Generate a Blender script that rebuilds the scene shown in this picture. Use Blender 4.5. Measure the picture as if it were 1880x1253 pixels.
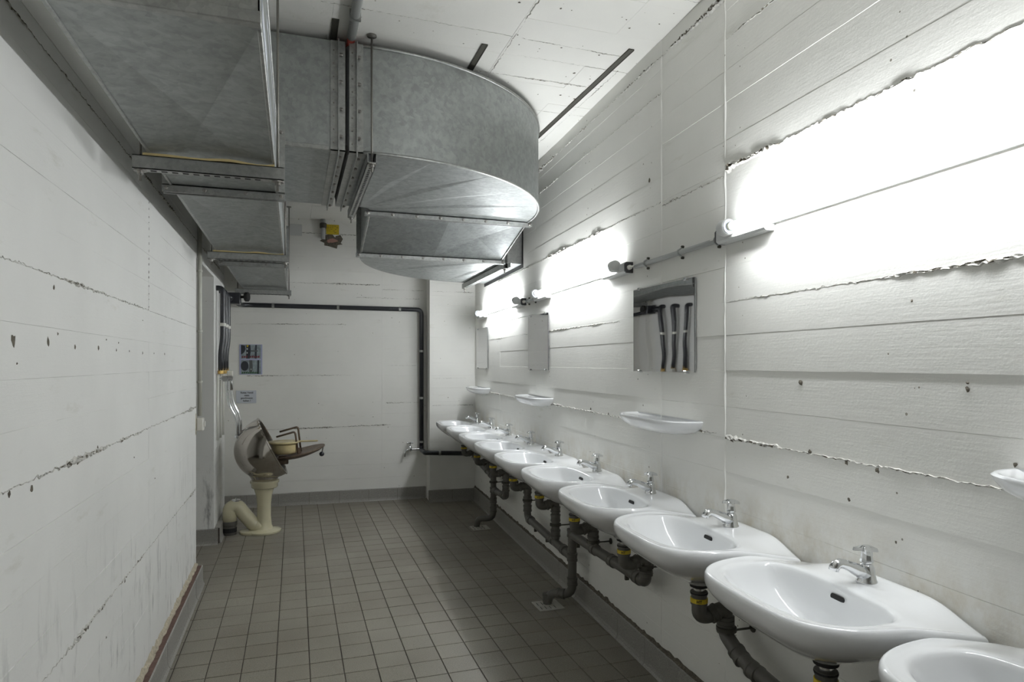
import bpy, bmesh, math, random
from mathutils import Vector, Matrix
random.seed(7)
for o in list(bpy.data.objects): bpy.data.objects.remove(o, do_unlink=True)
SC = bpy.context.scene
COL = SC.collection
PI = math.pi

# ------------------------------------------------------------------ camera
cd = bpy.data.cameras.new('camera'); cam = bpy.data.objects.new('camera', cd); COL.objects.link(cam)
cd.sensor_width = 36.0; cd.lens = 36*1192/1880; cd.shift_y = 0.02207; cd.clip_start = 0.03
cam.location = (0, 0, 1.42)
cam.rotation_euler = (PI/2, 0, -math.atan(399/1192))
SC.camera = cam
# ------------------------------------------------------------------ world, exposure (the light is the fluorescent tubes)
w = bpy.data.worlds.new('world'); SC.world = w; w.use_nodes = True
w.node_tree.nodes['Background'].inputs[0].default_value = (0.5, 0.55, 0.6, 1)
w.node_tree.nodes['Background'].inputs[1].default_value = 0.02
TUBE_STRENGTH = 84.0
vs = SC.view_settings
vs.view_transform = 'Standard'; vs.look = 'None'; vs.exposure = 0.0; vs.gamma = 1.0
vs.use_curve_mapping = False

# ------------------------------------------------------------------ materials
def mat(name, color, rough=0.5, metal=0.0, noise=None, bump=None, spec=None, coat=0.0, emit=None):
    """noise=(scale, amount, detail); bump=(scale, strength, distance)"""
    m = bpy.data.materials.new(name); m.use_nodes = True
    nt = m.node_tree; b = nt.nodes['Principled BSDF']
    b.inputs['Base Color'].default_value = (*color, 1)
    b.inputs['Roughness'].default_value = rough; b.inputs['Metallic'].default_value = metal
    if spec is not None: b.inputs['Specular IOR Level'].default_value = spec
    if coat: b.inputs['Coat Weight'].default_value = coat; b.inputs['Coat Roughness'].default_value = 0.06
    if emit:
        b.inputs['Emission Color'].default_value = (*emit[0], 1); b.inputs['Emission Strength'].default_value = emit[1]
    tc = nt.nodes.new('ShaderNodeTexCoord')
    if noise:
        n = nt.nodes.new('ShaderNodeTexNoise'); n.inputs['Scale'].default_value = noise[0]; n.inputs['Detail'].default_value = noise[2]
        nt.links.new(tc.outputs['Object'], n.inputs['Vector'])
        r = nt.nodes.new('ShaderNodeValToRGB')
        a = noise[1]
        r.color_ramp.elements[0].position = 0.3; r.color_ramp.elements[1].position = 0.7
        r.color_ramp.elements[0].color = (*[c*(1-a) for c in color], 1)
        r.color_ramp.elements[1].color = (*[min(1, c*(1+a)) for c in color], 1)
        nt.links.new(n.outputs['Fac'], r.inputs['Fac']); nt.links.new(r.outputs['Color'], b.inputs['Base Color'])
    if bump:
        n2 = nt.nodes.new('ShaderNodeTexNoise'); n2.inputs['Scale'].default_value = bump[0]; n2.inputs['Detail'].default_value = 4
        nt.links.new(tc.outputs['Object'], n2.inputs['Vector'])
        bp = nt.nodes.new('ShaderNodeBump'); bp.inputs['Strength'].default_value = bump[1]; bp.inputs['Distance'].default_value = bump[2]
        nt.links.new(n2.outputs['Fac'], bp.inputs['Height']); nt.links.new(bp.outputs['Normal'], b.inputs['Normal'])
    return m

def concrete(name, col, scuff=0.0, grain=(3, 3, 45), stain=False):
    m = bpy.data.materials.new(name); m.use_nodes = True
    nt = m.node_tree; N = nt.nodes.new; L = nt.links.new; b = nt.nodes['Principled BSDF']
    b.inputs['Roughness'].default_value = 0.62; b.inputs['Specular IOR Level'].default_value = 0.3
    tc = N('ShaderNodeTexCoord')
    def mapping(s):
        mp = N('ShaderNodeMapping'); mp.inputs['Scale'].default_value = s; L(tc.outputs['Object'], mp.inputs['Vector']); return mp
    def noise(vec, sc, det=5, rough=0.55):
        n = N('ShaderNodeTexNoise'); n.inputs['Scale'].default_value = sc; n.inputs['Detail'].default_value = det; n.inputs['Roughness'].default_value = rough
        L(vec, n.inputs['Vector']); return n
    def ramp(src, p0, p1, c0, c1):
        r = N('ShaderNodeValToRGB'); r.color_ramp.elements[0].position = p0; r.color_ramp.elements[1].position = p1
        r.color_ramp.elements[0].color = (*c0, 1); r.color_ramp.elements[1].color = (*c1, 1); L(src, r.inputs['Fac']); return r
    def mul(a, c, fac=1.0):
        x = N('ShaderNodeMix'); x.data_type = 'RGBA'; x.blend_type = 'MULTIPLY'; x.inputs[0].default_value = fac
        L(a, x.inputs[6]); L(c, x.inputs[7]); return x.outputs[2]
    big = noise(tc.outputs['Object'], 1.3, 6)
    base = ramp(big.outputs['Fac'], 0.3, 0.72, [c*0.93 for c in col], [min(1, c*1.04) for c in col])
    out = base.outputs['Color']
    # little air holes of the cast surface, rare and dark
    v = N('ShaderNodeTexVoronoi'); v.inputs['Scale'].default_value = 26; L(tc.outputs['Object'], v.inputs['Vector'])
    sep = N('ShaderNodeSeparateColor'); L(v.outputs['Color'], sep.inputs[0])
    lim = N('ShaderNodeMath'); lim.operation = 'MULTIPLY_ADD'; L(sep.outputs[0], lim.inputs[0]); lim.inputs[1].default_value = 0.62; lim.inputs[2].default_value = -0.50
    lt = N('ShaderNodeMath'); lt.operation = 'LESS_THAN'; L(v.outputs['Distance'], lt.inputs[0]); L(lim.outputs[0], lt.inputs[1])
    pit = ramp(lt.outputs[0], 0.0, 1.0, (1, 1, 1), (0.38, 0.36, 0.32))
    out = mul(out, pit.outputs['Color'])
    # thin grey stains
    st = noise(mapping((1.2, 1.2, 5)).outputs[0], 2.2, 8, 0.7)
    out = mul(out, ramp(st.outputs['Fac'], 0.62, 0.82, (1, 1, 1), (0.80, 0.79, 0.74)).outputs['Color'])
    if scuff > 0:
        sc = noise(mapping((6.5, 6.5, 1.35)).outputs[0], 2.3, 7, 0.72)
        sx = N('ShaderNodeSeparateXYZ'); L(tc.outputs['Object'], sx.inputs[0])
        zr = ramp(sx.outputs['Z'], 0.1, 0.95, (1, 1, 1), (0, 0, 0))
        rr = ramp(sc.outputs['Fac'], 0.545, 0.70, (0, 0, 0), (1, 1, 1))
        mm = N('ShaderNodeMath'); mm.operation = 'MULTIPLY'; L(zr.outputs['Color'], mm.inputs[0]); L(rr.outputs['Color'], mm.inputs[1])
        out = mul(out, ramp(mm.outputs[0], 0.0, 0.9, (1, 1, 1), (1-scuff, 1-scuff, 1-scuff)).outputs['Color'])
    if stain:      # brownish splash dirt above the basins
        sd = noise(mapping((4, 4, 3)).outputs[0], 2.0, 7, 0.7)
        sx = N('ShaderNodeSeparateXYZ'); L(tc.outputs['Object'], sx.inputs[0])
        zb = N('ShaderNodeValToRGB'); L(sx.outputs['Z'], zb.inputs['Fac']); cr = zb.color_ramp
        cr.elements[0].position = 0.72; cr.elements[0].color = (0, 0, 0, 1); cr.elements[1].position = 1.0; cr.elements[1].color = (0, 0, 0, 1)
        e1 = cr.elements.new(0.84); e1.color = (1, 1, 1, 1)
        rs = ramp(sd.outputs['Fac'], 0.42, 0.72, (0, 0, 0), (1, 1, 1))
        m2 = N('ShaderNodeMath'); m2.operation = 'MULTIPLY'; L(zb.outputs['Color'], m2.inputs[0]); L(rs.outputs['Color'], m2.inputs[1])
        out = mul(out, ramp(m2.outputs[0], 0.0, 1.0, (1, 1, 1), (0.76, 0.70, 0.59)).outputs['Color'])
    L(out, b.inputs['Base Color'])
    g = noise(mapping(grain).outputs[0], 3.0, 6, 0.6)
    f = noise(tc.outputs['Object'], 120, 3, 0.6)
    f2 = noise(tc.outputs['Object'], 22, 4, 0.6)
    a1 = N('ShaderNodeMath'); a1.operation = 'MULTIPLY_ADD'; L(f.outputs['Fac'], a1.inputs[0]); a1.inputs[1].default_value = 0.5; gm = N('ShaderNodeMath'); gm.operation = 'MULTIPLY'; gm.inputs[1].default_value = 0.6; L(g.outputs['Fac'], gm.inputs[0]); L(gm.outputs[0], a1.inputs[2])
    a2 = N('ShaderNodeMath'); a2.operation = 'MULTIPLY_ADD'; L(f2.outputs['Fac'], a2.inputs[0]); a2.inputs[1].default_value = 0.8; L(a1.outputs[0], a2.inputs[2])
    a3 = N('ShaderNodeMath'); a3.operation = 'MULTIPLY_ADD'; L(lt.outputs[0], a3.inputs[0]); a3.inputs[1].default_value = -1.5; L(a2.outputs[0], a3.inputs[2])
    bp = N('ShaderNodeBump'); bp.inputs['Strength'].default_value = 0.5; bp.inputs['Distance'].default_value = 0.0016
    L(a3.outputs[0], bp.inputs['Height']); L(bp.outputs['Normal'], b.inputs['Normal'])
    return m

def zinc(name, col, rough=0.44, scale=55):
    m = bpy.data.materials.new(name); m.use_nodes = True
    nt = m.node_tree; N = nt.nodes.new; L = nt.links.new; b = nt.nodes['Principled BSDF']
    b.inputs['Metallic'].default_value = 0.92
    tc = N('ShaderNodeTexCoord')
    v = N('ShaderNodeTexVoronoi'); v.inputs['Scale'].default_value = scale
    n = N('ShaderNodeTexNoise'); n.inputs['Scale'].default_value = 16; n.inputs['Detail'].default_value = 8; n.inputs['Roughness'].default_value = 0.7; n.inputs['Distortion'].default_value = 0.7
    L(tc.outputs['Object'], v.inputs['Vector']); L(tc.outputs['Object'], n.inputs['Vector'])
    sp = N('ShaderNodeSeparateColor'); L(v.outputs['Color'], sp.inputs[0])
    ma = N('ShaderNodeMath'); ma.operation = 'MULTIPLY_ADD'; L(sp.outputs[0], ma.inputs[0]); ma.inputs[1].default_value = 0.22; L(n.outputs['Fac'], ma.inputs[2])
    r = N('ShaderNodeValToRGB'); r.color_ramp.elements[0].position = 0.42; r.color_ramp.elements[1].position = 0.78
    r.color_ramp.elements[0].color = (*[c*0.80 for c in col], 1); r.color_ramp.elements[1].color = (*[min(1, c*1.06) for c in col], 1)
    L(ma.outputs[0], r.inputs['Fac']); L(r.outputs['Color'], b.inputs['Base Color'])
    rr = N('ShaderNodeMapRange'); rr.inputs['From Min'].default_value = 0.3; rr.inputs['From Max'].default_value = 0.9
    rr.inputs['To Min'].default_value = rough+0.08; rr.inputs['To Max'].default_value = rough-0.02
    L(ma.outputs[0], rr.inputs['Value']); L(rr.outputs['Result'], b.inputs['Roughness'])
    n3 = N('ShaderNodeTexNoise'); n3.inputs['Scale'].default_value = 3.0; n3.inputs['Detail'].default_value = 2; L(tc.outputs['Object'], n3.inputs['Vector'])
    bp = N('ShaderNodeBump'); bp.inputs['Strength'].default_value = 0.25; bp.inputs['Distance'].default_value = 0.02
    L(n3.outputs['Fac'], bp.inputs['Height']); L(bp.outputs['Normal'], b.inputs['Normal'])
    return m

def tile_mat(name, col):
    m = bpy.data.materials.new(name); m.use_nodes = True
    nt = m.node_tree; N = nt.nodes.new; L = nt.links.new; b = nt.nodes['Principled BSDF']
    b.inputs['Roughness'].default_value = 0.42; b.inputs['Specular IOR Level'].default_value = 0.45
    tc = N('ShaderNodeTexCoord'); g = N('ShaderNodeNewGeometry'); oi = N('ShaderNodeObjectInfo')
    f = N('ShaderNodeTexNoise'); f.inputs['Scale'].default_value = 330; f.inputs['Detail'].default_value = 2; L(g.outputs['Position'], f.inputs['Vector'])
    bg = N('ShaderNodeTexNoise'); bg.inputs['Scale'].default_value = 1.6; bg.inputs['Detail'].default_value = 6; L(g.outputs['Position'], bg.inputs['Vector'])
    r = N('ShaderNodeValToRGB'); r.color_ramp.elements[0].position = 0.32; r.color_ramp.elements[1].position = 0.68
    r.color_ramp.elements[0].color = (*[c*0.62 for c in col], 1); r.color_ramp.elements[1].color = (*[c*1.4 for c in col], 1)
    L(f.outputs['Fac'], r.inputs['Fac'])
    r2 = N('ShaderNodeValToRGB'); r2.color_ramp.elements[0].position = 0.3; r2.color_ramp.elements[1].position = 0.7
    r2.color_ramp.elements[0].color = (0.78, 0.76, 0.73, 1); r2.color_ramp.elements[1].color = (1.08, 1.08, 1.06, 1); L(bg.outputs['Fac'], r2.inputs['Fac'])
    x = N('ShaderNodeMix'); x.data_type = 'RGBA'; x.blend_type = 'MULTIPLY'; x.inputs[0].default_value = 1; L(r.outputs[0], x.inputs[6]); L(r2.outputs[0], x.inputs[7])
    r3 = N('ShaderNodeValToRGB'); r3.color_ramp.elements[0].color = (0.95, 0.93, 0.92, 1); r3.color_ramp.elements[1].color = (1.03, 1.03, 1.03, 1); L(oi.outputs['Random'], r3.inputs['Fac'])
    y = N('ShaderNodeMix'); y.data_type = 'RGBA'; y.blend_type = 'MULTIPLY'; y.inputs[0].default_value = 1; L(x.outputs[2], y.inputs[6]); L(r3.outputs[0], y.inputs[7])
    L(y.outputs[2], b.inputs['Base Color'])
    bp = N('ShaderNodeBump'); bp.inputs['Strength'].default_value = 0.3; bp.inputs['Distance'].default_value = 0.0006
    L(f.outputs['Fac'], bp.inputs['Height']); L(bp.outputs['Normal'], b.inputs['Normal'])
    return m

M = {}
M['wall'] = concrete('painted_concrete', (0.85, 0.843, 0.80))
M['wall_r'] = concrete('painted_concrete_right', (0.85, 0.843, 0.80), stain=True)
M['wall_l'] = concrete('painted_concrete_left', (0.85, 0.848, 0.82), scuff=0.70)
M['ceil'] = concrete('painted_concrete_ceiling', (0.85, 0.843, 0.80), grain=(2, 30, 3))
M['crumb'] = mat('crumbled_joint', (0.60, 0.59, 0.55), 0.85, noise=(60, 0.32, 5), bump=(90, 0.7, 0.006))
M['crumb_dark'] = mat('bare_broken_concrete', (0.13, 0.115, 0.09), 0.95, noise=(80, 0.4, 4))
M['grout'] = mat('grout', (0.075, 0.062, 0.05), 0.9, noise=(40, 0.3, 3))
M['tile'] = tile_mat('floor_tile', (0.255, 0.24, 0.203))
M['base'] = mat('baseboard_tile', (0.30, 0.29, 0.265), 0.5, noise=(220, 0.3, 2))
M['brown'] = mat('old_brown_adhesive', (0.13, 0.075, 0.06), 0.8, noise=(40, 0.35, 4))
M['putty'] = mat('yellowed_putty', (0.46, 0.41, 0.31), 0.8, noise=(60, 0.25, 4))
M['zinc'] = zinc('galvanised_sheet', (0.385, 0.405, 0.40))
M['zinc2'] = zinc('galvanised_section', (0.42, 0.428, 0.415), 0.42, 90)
M['rod'] = mat('threaded_steel', (0.22, 0.21, 0.19), 0.5, 0.8)
M['bolt'] = mat('bolt_steel', (0.30, 0.29, 0.27), 0.4, 0.9)
M['darkmetal'] = mat('dark_steel_rail', (0.07, 0.068, 0.055), 0.6, 0.4)
M['black'] = mat('black_rubber', (0.012, 0.012, 0.012), 0.75)
M['flex'] = mat('grey_canvas', (0.30, 0.31, 0.31), 0.7)
M['wood'] = mat('yellow_felt_strip', (0.52, 0.42, 0.20), 0.8)
M['tape'] = mat('pale_sealing_tape', (0.62, 0.64, 0.70), 0.5)
M['ceramic'] = mat('white_ceramic', (0.86, 0.872, 0.88), 0.12, coat=0.6, spec=0.5)
M['chrome'] = mat('chrome', (0.78, 0.79, 0.80), 0.09, 1.0)
M['mirror'] = mat('metal_mirror', (0.60, 0.60, 0.60), 0.02, 1.0)
M['pvc'] = mat('grey_pvc', (0.105, 0.10, 0.088), 0.42, noise=(9, 0.15, 4))
M['yellow'] = mat('yellow_label', (0.62, 0.46, 0.02), 0.5)
M['ink'] = mat('black_ink', (0.015, 0.015, 0.015), 0.6)
M['lampgrey'] = mat('lamp_plastic', (0.62, 0.63, 0.62), 0.4)
M['lampdark'] = mat('lamp_end_plate', (0.055, 0.055, 0.06), 0.5)
M['ring'] = mat('rubber_ring', (0.10, 0.11, 0.13), 0.6)
M['tube'] = mat('fluorescent_tube', (0.9, 0.92, 0.92), 0.3, emit=((0.945, 0.975, 1.0), TUBE_STRENGTH))
M['tubecap'] = mat('tube_end', (0.80, 0.83, 0.66), 0.4)
M['conduit'] = mat('grey_conduit', (0.40, 0.41, 0.40), 0.45)
M['cream_pipe'] = mat('cream_painted_conduit', (0.52, 0.52, 0.46), 0.45)
M['cream'] = mat('cream_glazed_ceramic', (0.64, 0.60, 0.42), 0.16, noise=(7, 0.06, 3), coat=0.5)
M['bedpan'] = mat('cream_bedpan', (0.60, 0.51, 0.28), 0.35, noise=(12, 0.15, 3))
M['steel'] = mat('polished_steel', (0.50, 0.47, 0.43), 0.12, 1.0, bump=(3.5, 0.12, 0.03))
M['steel_in'] = mat('brushed_steel_inside', (0.20, 0.19, 0.18), 0.35, 1.0)
M['rust'] = mat('brown_steel', (0.20, 0.15, 0.115), 0.45, 0.7, noise=(30, 0.25, 4))
M['blackpipe'] = mat('black_pipe', (0.022, 0.024, 0.03), 0.32, spec=0.6)
M['brass'] = mat('brass', (0.55, 0.38, 0.14), 0.3, 1.0)
M['red'] = mat('red_paint', (0.30, 0.05, 0.035), 0.5)
M['white_plastic'] = mat('white_plastic', (0.75, 0.74, 0.68), 0.4)
M['paper'] = mat('white_paper', (0.62, 0.65, 0.70), 0.7)
M['paper2'] = mat('grey_paper', (0.60, 0.61, 0.60), 0.7)
M['lavender'] = mat('lavender_photo_border', (0.40, 0.42, 0.60), 0.4)
M['ph_bg'] = mat('print_grey_blue', (0.26, 0.31, 0.33), 0.4, noise=(25, 0.35, 3))
M['ph_dark'] = mat('print_dark', (0.03, 0.035, 0.045), 0.4)
M['ph_mid'] = mat('print_mid', (0.10, 0.11, 0.11), 0.4)
M['ph_red'] = mat('print_red', (0.16, 0.025, 0.035), 0.4)
M['ph_green'] = mat('print_green', (0.03, 0.085, 0.035), 0.4)
M['ph_white'] = mat('print_white', (0.55, 0.57, 0.55), 0.4)
M['drainwhite'] = mat('drain_plate', (0.52, 0.51, 0.46), 0.4, noise=(30, 0.12, 3))
M['pink'] = mat('pink_foam', (0.42, 0.24, 0.20), 0.9)

# ------------------------------------------------------------------ mesh helpers
def link(name, bm, material, parent=None, smooth=False, angle=None, loc=None, rotz=None, sub=0, recalc=True):
    if recalc: bmesh.ops.recalc_face_normals(bm, faces=bm.faces)
    me = bpy.data.meshes.new(name); bm.to_mesh(me); bm.free()
    mats = material if isinstance(material, (list, tuple)) else [material]
    for mm in mats: me.materials.append(M[mm] if isinstance(mm, str) else mm)
    if smooth or angle:
        for p in me.polygons: p.use_smooth = True
    if angle:
        me.set_sharp_from_angle(angle=math.radians(angle))
    o = bpy.data.objects.new(name, me); COL.objects.link(o)
    if parent: o.parent = parent
    if loc is not None: o.location = loc
    if rotz is not None: o.rotation_euler = (0, 0, rotz)
    if sub:
        md = o.modifiers.new('subsurf', 'SUBSURF'); md.levels = sub; md.render_levels = sub
    return o

def tag(o, label, cat, group=None, kind=None):
    o['label'] = label; o['category'] = cat
    if group: o['group'] = group
    if kind: o['kind'] = kind
    return o

def thing(name, label, cat, loc=(0, 0, 0), rotz=0, group=None):
    o = bpy.data.objects.new(name, None); COL.objects.link(o); o.empty_display_size = 0.05
    o.location = loc; o.rotation_euler = (0, 0, rotz)
    return tag(o, label, cat, group)

def copy_tree(o, parent=None):
    c = o.copy(); COL.objects.link(c); c.parent = parent
    for ch in list(o.children): copy_tree(ch, c)
    return c

def box(bm, x0, x1, y0, y1, z0, z1, bev=0.0, mi=0):
    vs_ = [bm.verts.new(p) for p in [(x0,y0,z0),(x1,y0,z0),(x1,y1,z0),(x0,y1,z0),(x0,y0,z1),(x1,y0,z1),(x1,y1,z1),(x0,y1,z1)]]
    fs = [bm.faces.new([vs_[i] for i in q]) for q in [(0,3,2,1),(4,5,6,7),(0,1,5,4),(1,2,6,5),(2,3,7,6),(3,0,4,7)]]
    for f in fs: f.material_index = mi
    if bev > 0:
        es = list({e for f in fs for e in f.edges})
        r = bmesh.ops.bevel(bm, geom=es, offset=bev, segments=1, affect='EDGES', profile=0.5)
        for f in r['faces']: f.material_index = mi
    return vs_

def frame(d):
    d = Vector(d).normalized(); a = Vector((0, 0, 1)) if abs(d.z) < 0.9 else Vector((1, 0, 0))
    u = d.cross(a).normalized(); v = u.cross(d).normalized(); return u, v

def tube(bm, pts, r, seg=12, cap=True, mi=0, closed=False):
    pts = [Vector(p) for p in pts]; n = len(pts)
    rs = r if isinstance(r, (list, tuple)) else [r]*n
    rings = []; u0 = None
    for i, p in enumerate(pts):
        if i == 0: d = pts[1]-p
        elif i == n-1: d = p-pts[i-1]
        else: d = (pts[i+1]-p).normalized()+(p-pts[i-1]).normalized()
        d.normalize()
        if u0 is None: u, v = frame(d)
        else:
            u = (u0-d*u0.dot(d)).normalized(); v = u.cross(d).normalized()
        u0 = u
        rings.append([bm.verts.new(p+(u*math.cos(2*PI*k/seg)+v*math.sin(2*PI*k/seg))*rs[i]) for k in range(seg)])
    for a, b in zip(rings, rings[1:]):
        for k in range(seg):
            f = bm.faces.new((a[k], a[(k+1) % seg], b[(k+1) % seg], b[k])); f.material_index = mi
    if cap:
        f = bm.faces.new(rings[0][::-1]); f.material_index = mi
        f = bm.faces.new(rings[-1]); f.material_index = mi
    return rings

def bend(pts, rad, n=5):
    """round the corners of a polyline"""
    pts = [Vector(p) for p in pts]; out = [pts[0]]
    for a, b, c in zip(pts, pts[1:], pts[2:]):
        d1 = (a-b); d2 = (c-b); l = min(rad, d1.length*0.49, d2.length*0.49)
        p0 = b+d1.normalized()*l; p1 = b+d2.normalized()*l
        for k in range(n+1):
            t = k/n; out.append(p0*(1-t)**2+b*2*t*(1-t)+p1*t*t)
    out.append(pts[-1]); return out

def lathe(bm, prof, seg=24, centre=(0, 0, 0), axis=(0, 0, 1), mi=0, captop=True, capbot=True):
    ax = Vector(axis).normalized(); u, v = frame(ax); c = Vector(centre); rings = []
    for r, h in prof:
        rings.append([bm.verts.new(c+ax*h+(u*math.cos(2*PI*k/seg)+v*math.sin(2*PI*k/seg))*max(r, 1e-4)) for k in range(seg)])
    for a, b in zip(rings, rings[1:]):
        for k in range(seg):
            f = bm.faces.new((a[k], a[(k+1) % seg], b[(k+1) % seg], b[k])); f.material_index = mi
    if capbot: bm.faces.new(rings[0][::-1]).material_index = mi
    if captop: bm.faces.new(rings[-1]).material_index = mi
    return rings

def nb(): return bmesh.new()
def clipped_text(body, size, depth=0.0004):
    cu = bpy.data.curves.new('lettering', 'FONT'); cu.body = body; cu.size = size; cu.align_x = 'CENTER'; cu.align_y = 'CENTER'; cu.extrude = depth; cu.resolution_u = 2; cu.offset = size*0.022
    to = bpy.data.objects.new('tmp_text', cu); COL.objects.link(to)
    bpy.context.view_layer.update()
    me = bpy.data.meshes.new_from_object(to.evaluated_get(bpy.context.evaluated_depsgraph_get()))
    bpy.data.objects.remove(to, do_unlink=True); bpy.data.curves.remove(cu)
    return me

# ------------------------------------------------------------------ room frame
ZC = 2.88                                   # ceiling height
XL = -0.60                                  # left wall
RA = math.radians(3.1218); RD = Vector((math.sin(RA), math.cos(RA), 0)); RB = Vector((-math.cos(RA), math.sin(RA), 0))  # along right wall / into room
RO = Vector((1.4272, 0, 0))                 # right wall at Y = 0
RROT = PI/2-RA                              # local x along the wall (away), local y into the room
def RW(s, off, z): return RO+RD*s+RB*off+Vector((0, 0, z))
def LW(s, off, z): return Vector((XL+off, s, z))
BO = Vector((0, 6.872, 0)); BD = Vector((math.cos(RA), -math.sin(RA), 0))
BX = Vector((-math.sin(RA), -math.cos(RA), 0))
def BW(s, off, z): return BO+BD*s+BX*off+Vector((0, 0, z))

PANEL = [0.62, 1.14, 1.65, 2.15, 2.64]
def rows_between(z0, z1, rnd):
    """board edges: pour joints every half metre with 4 boards each"""
    zs = [0.0]
    edges = [0.0, 0.10]+PANEL+[ZC]
    for a, b in zip(edges[1:], edges[2:]):
        n = 4 if b-a > 0.4 else 2
        cut = sorted(a+(b-a)*(k+rnd.uniform(-0.12, 0.12))/n for k in range(1, n))
        zs += [a]+cut
    zs.append(ZC)
    zs = [z for z in zs if z0+0.01 < z < z1-0.01]
    return [z0]+zs+[z1]

def boards(bm, F, patches, joints, seed, amp=0.0011, back=-0.0022, rowsfn=rows_between, step=0.11):
    rnd = random.Random(seed)
    for (s0, s1, z0, z1) in patches:
        rows = rowsfn(z0, z1, random.Random(seed))
        cols = [s0]+[j for j in joints if s0+0.05 < j < s1-0.05]+[s1]
        for ra, rb in zip(rows, rows[1:]):
            for ca, cb in zip(cols, cols[1:]):
                off = rnd.uniform(-amp, amp*0.4)
                n = max(1, int((cb-ca)/step))
                B, T = [], []
                tilt = rnd.uniform(-0.0005, 0.0005)
                for k in range(n+1):
                    t = k/n; s = ca+(cb-ca)*t
                    gs = 0.0008 if k == 0 else (-0.0008 if k == n else 0)
                    B.append((bm.verts.new(F(s, back, ra)), bm.verts.new(F(s+gs, off+tilt, ra+abs(rnd.gauss(0.0003, 0.0007))))))
                    T.append((bm.verts.new(F(s, back, rb)), bm.verts.new(F(s+gs, off-tilt, rb-abs(rnd.gauss(0.0003, 0.0007))))))
                for k in range(n):
                    bm.faces.new((B[k][1], B[k+1][1], T[k+1][1], T[k][1]))
                    bm.faces.new((B[k][0], B[k+1][0], B[k+1][1], B[k][1]))
                    bm.faces.new((T[k][1], T[k+1][1], T[k+1][0], T[k][0]))
                    bm.faces.new((B[k+1][0], B[k][0], T[k][0], T[k+1][0]))
                bm.faces.new((B[0][0], B[0][1], T[0][1], T[0][0])); bm.faces.new((B[n][1], B[n][0], T[n][0], T[n][1]))

def slab(bm, F, s0, s1, o0, o1, z0, z1):
    v = [bm.verts.new(F(*p)) for p in [(s0,o0,z0),(s1,o0,z0),(s1,o1,z0),(s0,o1,z0),(s0,o0,z1),(s1,o0,z1),(s1,o1,z1),(s0,o1,z1)]]
    for q in [(0,3,2,1),(4,5,6,7),(0,1,5,4),(1,2,6,5),(2,3,7,6),(3,0,4,7)]: bm.faces.new([v[i] for i in q])

def rough_joint(parent, F, s0, s1, z, width=0.018, amp=0.010, seed=1, slope=0.0, dark=0.35):
    """a crumbled pour joint: ragged proud ridge with broken bits (real relief)"""
    rnd = random.Random(seed); bm = nb(); n = max(4, int((s1-s0)/0.011)); env = rnd.uniform(0, 9)
    prev = None; row = []
    for k in range(n+1):
        s = s0+(s1-s0)*k/n
        e = 0.16+0.85*max(0, math.sin(s*3.1+env)*0.5+math.sin(s*8.7+env*2)*0.35+math.sin(s*23+env*3)*0.25+0.12)
        zc = z+slope*(s-s0)+rnd.gauss(0, 0.002)
        h = width*e*rnd.uniform(0.5, 1.2)
        o = amp*e*0.9
        pr = [(-0.5*h, -0.002), (-0.22*h, o*rnd.uniform(0.1, 1.0)), (0.05*h, o*rnd.uniform(-0.3, 0.9)), (0.28*h, o*rnd.uniform(0.1, 1.0)), (0.5*h, -0.002)]
        row.append([bm.verts.new(F(s+rnd.uniform(-0.003, 0.003), q[1], zc+q[0])) for q in pr])
    for a, b in zip(row, row[1:]):
        for i in range(4):
            f = bm.faces.new((a[i], b[i], b[i+1], a[i+1]))
            f.material_index = 1 if (i in (1, 2) and rnd.random() < dark) else 0
    return link('pour_joint', bm, ['crumb', 'crumb_dark'], parent)

def blotch(bm, F, s, z, r, off=0.001, seed=0, n=9, asp=1.0):
    rnd = random.Random(seed)
    c = bm.verts.new(F(s, off+0.0015, z)); ring = []
    for k in range(n):
        q = r*rnd.uniform(0.6, 1.2); a = 2*PI*k/n
        ring.append(bm.verts.new(F(s+q*math.cos(a)/asp, off-0.0014, z+q*math.sin(a)*asp)))
    for k in range(n): bm.faces.new((c, ring[k], ring[(k+1) % n]))

def struct(o, label, cat): return tag(o, label, cat, kind='structure')

# ------------------------------------------------------------------ walls
YN = -2.6; YB = 6.87
DOOR0, DOOR1, DOORZ, LEND = 4.595, 5.575, 2.10, 6.37
# right wall
bm = nb()
boards(bm, RW, [(YN, 7.0, 0, ZC)], [-0.6, 0.75, 2.07, 2.563, 4.45, 5.5], 11, amp=0.0018)
slab(bm, RW, YN-0.3, 7.3, -0.25, -0.0022, -0.1, ZC+0.2)
wall_right = struct(link('wall_right', bm, 'wall_r'), 'white painted board-marked concrete wall carrying the washbasins and lamps', 'wall')
for i, (a, b, z, wd, am, sl) in enumerate([
    (-0.2, 2.06, 2.147, 0.034, 0.020, 0.003), (-0.2, 2.06, 1.648, 0.020, 0.010, 0.002), (-0.2, 2.06, 1.141, 0.026, 0.014, 0),
    (2.08, 2.56, 2.13, 0.026, 0.013, 0.0), (2.57, 5.6, 2.147, 0.028, 0.014, 0.002), (2.57, 6.5, 1.142, 0.022, 0.010, 0.002), (2.09, 2.56, 1.15, 0.016, 0.007, 0),
    (3.0, 6.4, 1.64, 0.012, 0.005, 0.002), (2.57, 6.5, 2.64, 0.014, 0.007, 0.0), (-0.3, 2.06, 2.64, 0.014, 0.007, 0.0)]):
    rough_joint(wall_right, RW, a, b, z, wd, am, 100+i, sl)
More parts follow.
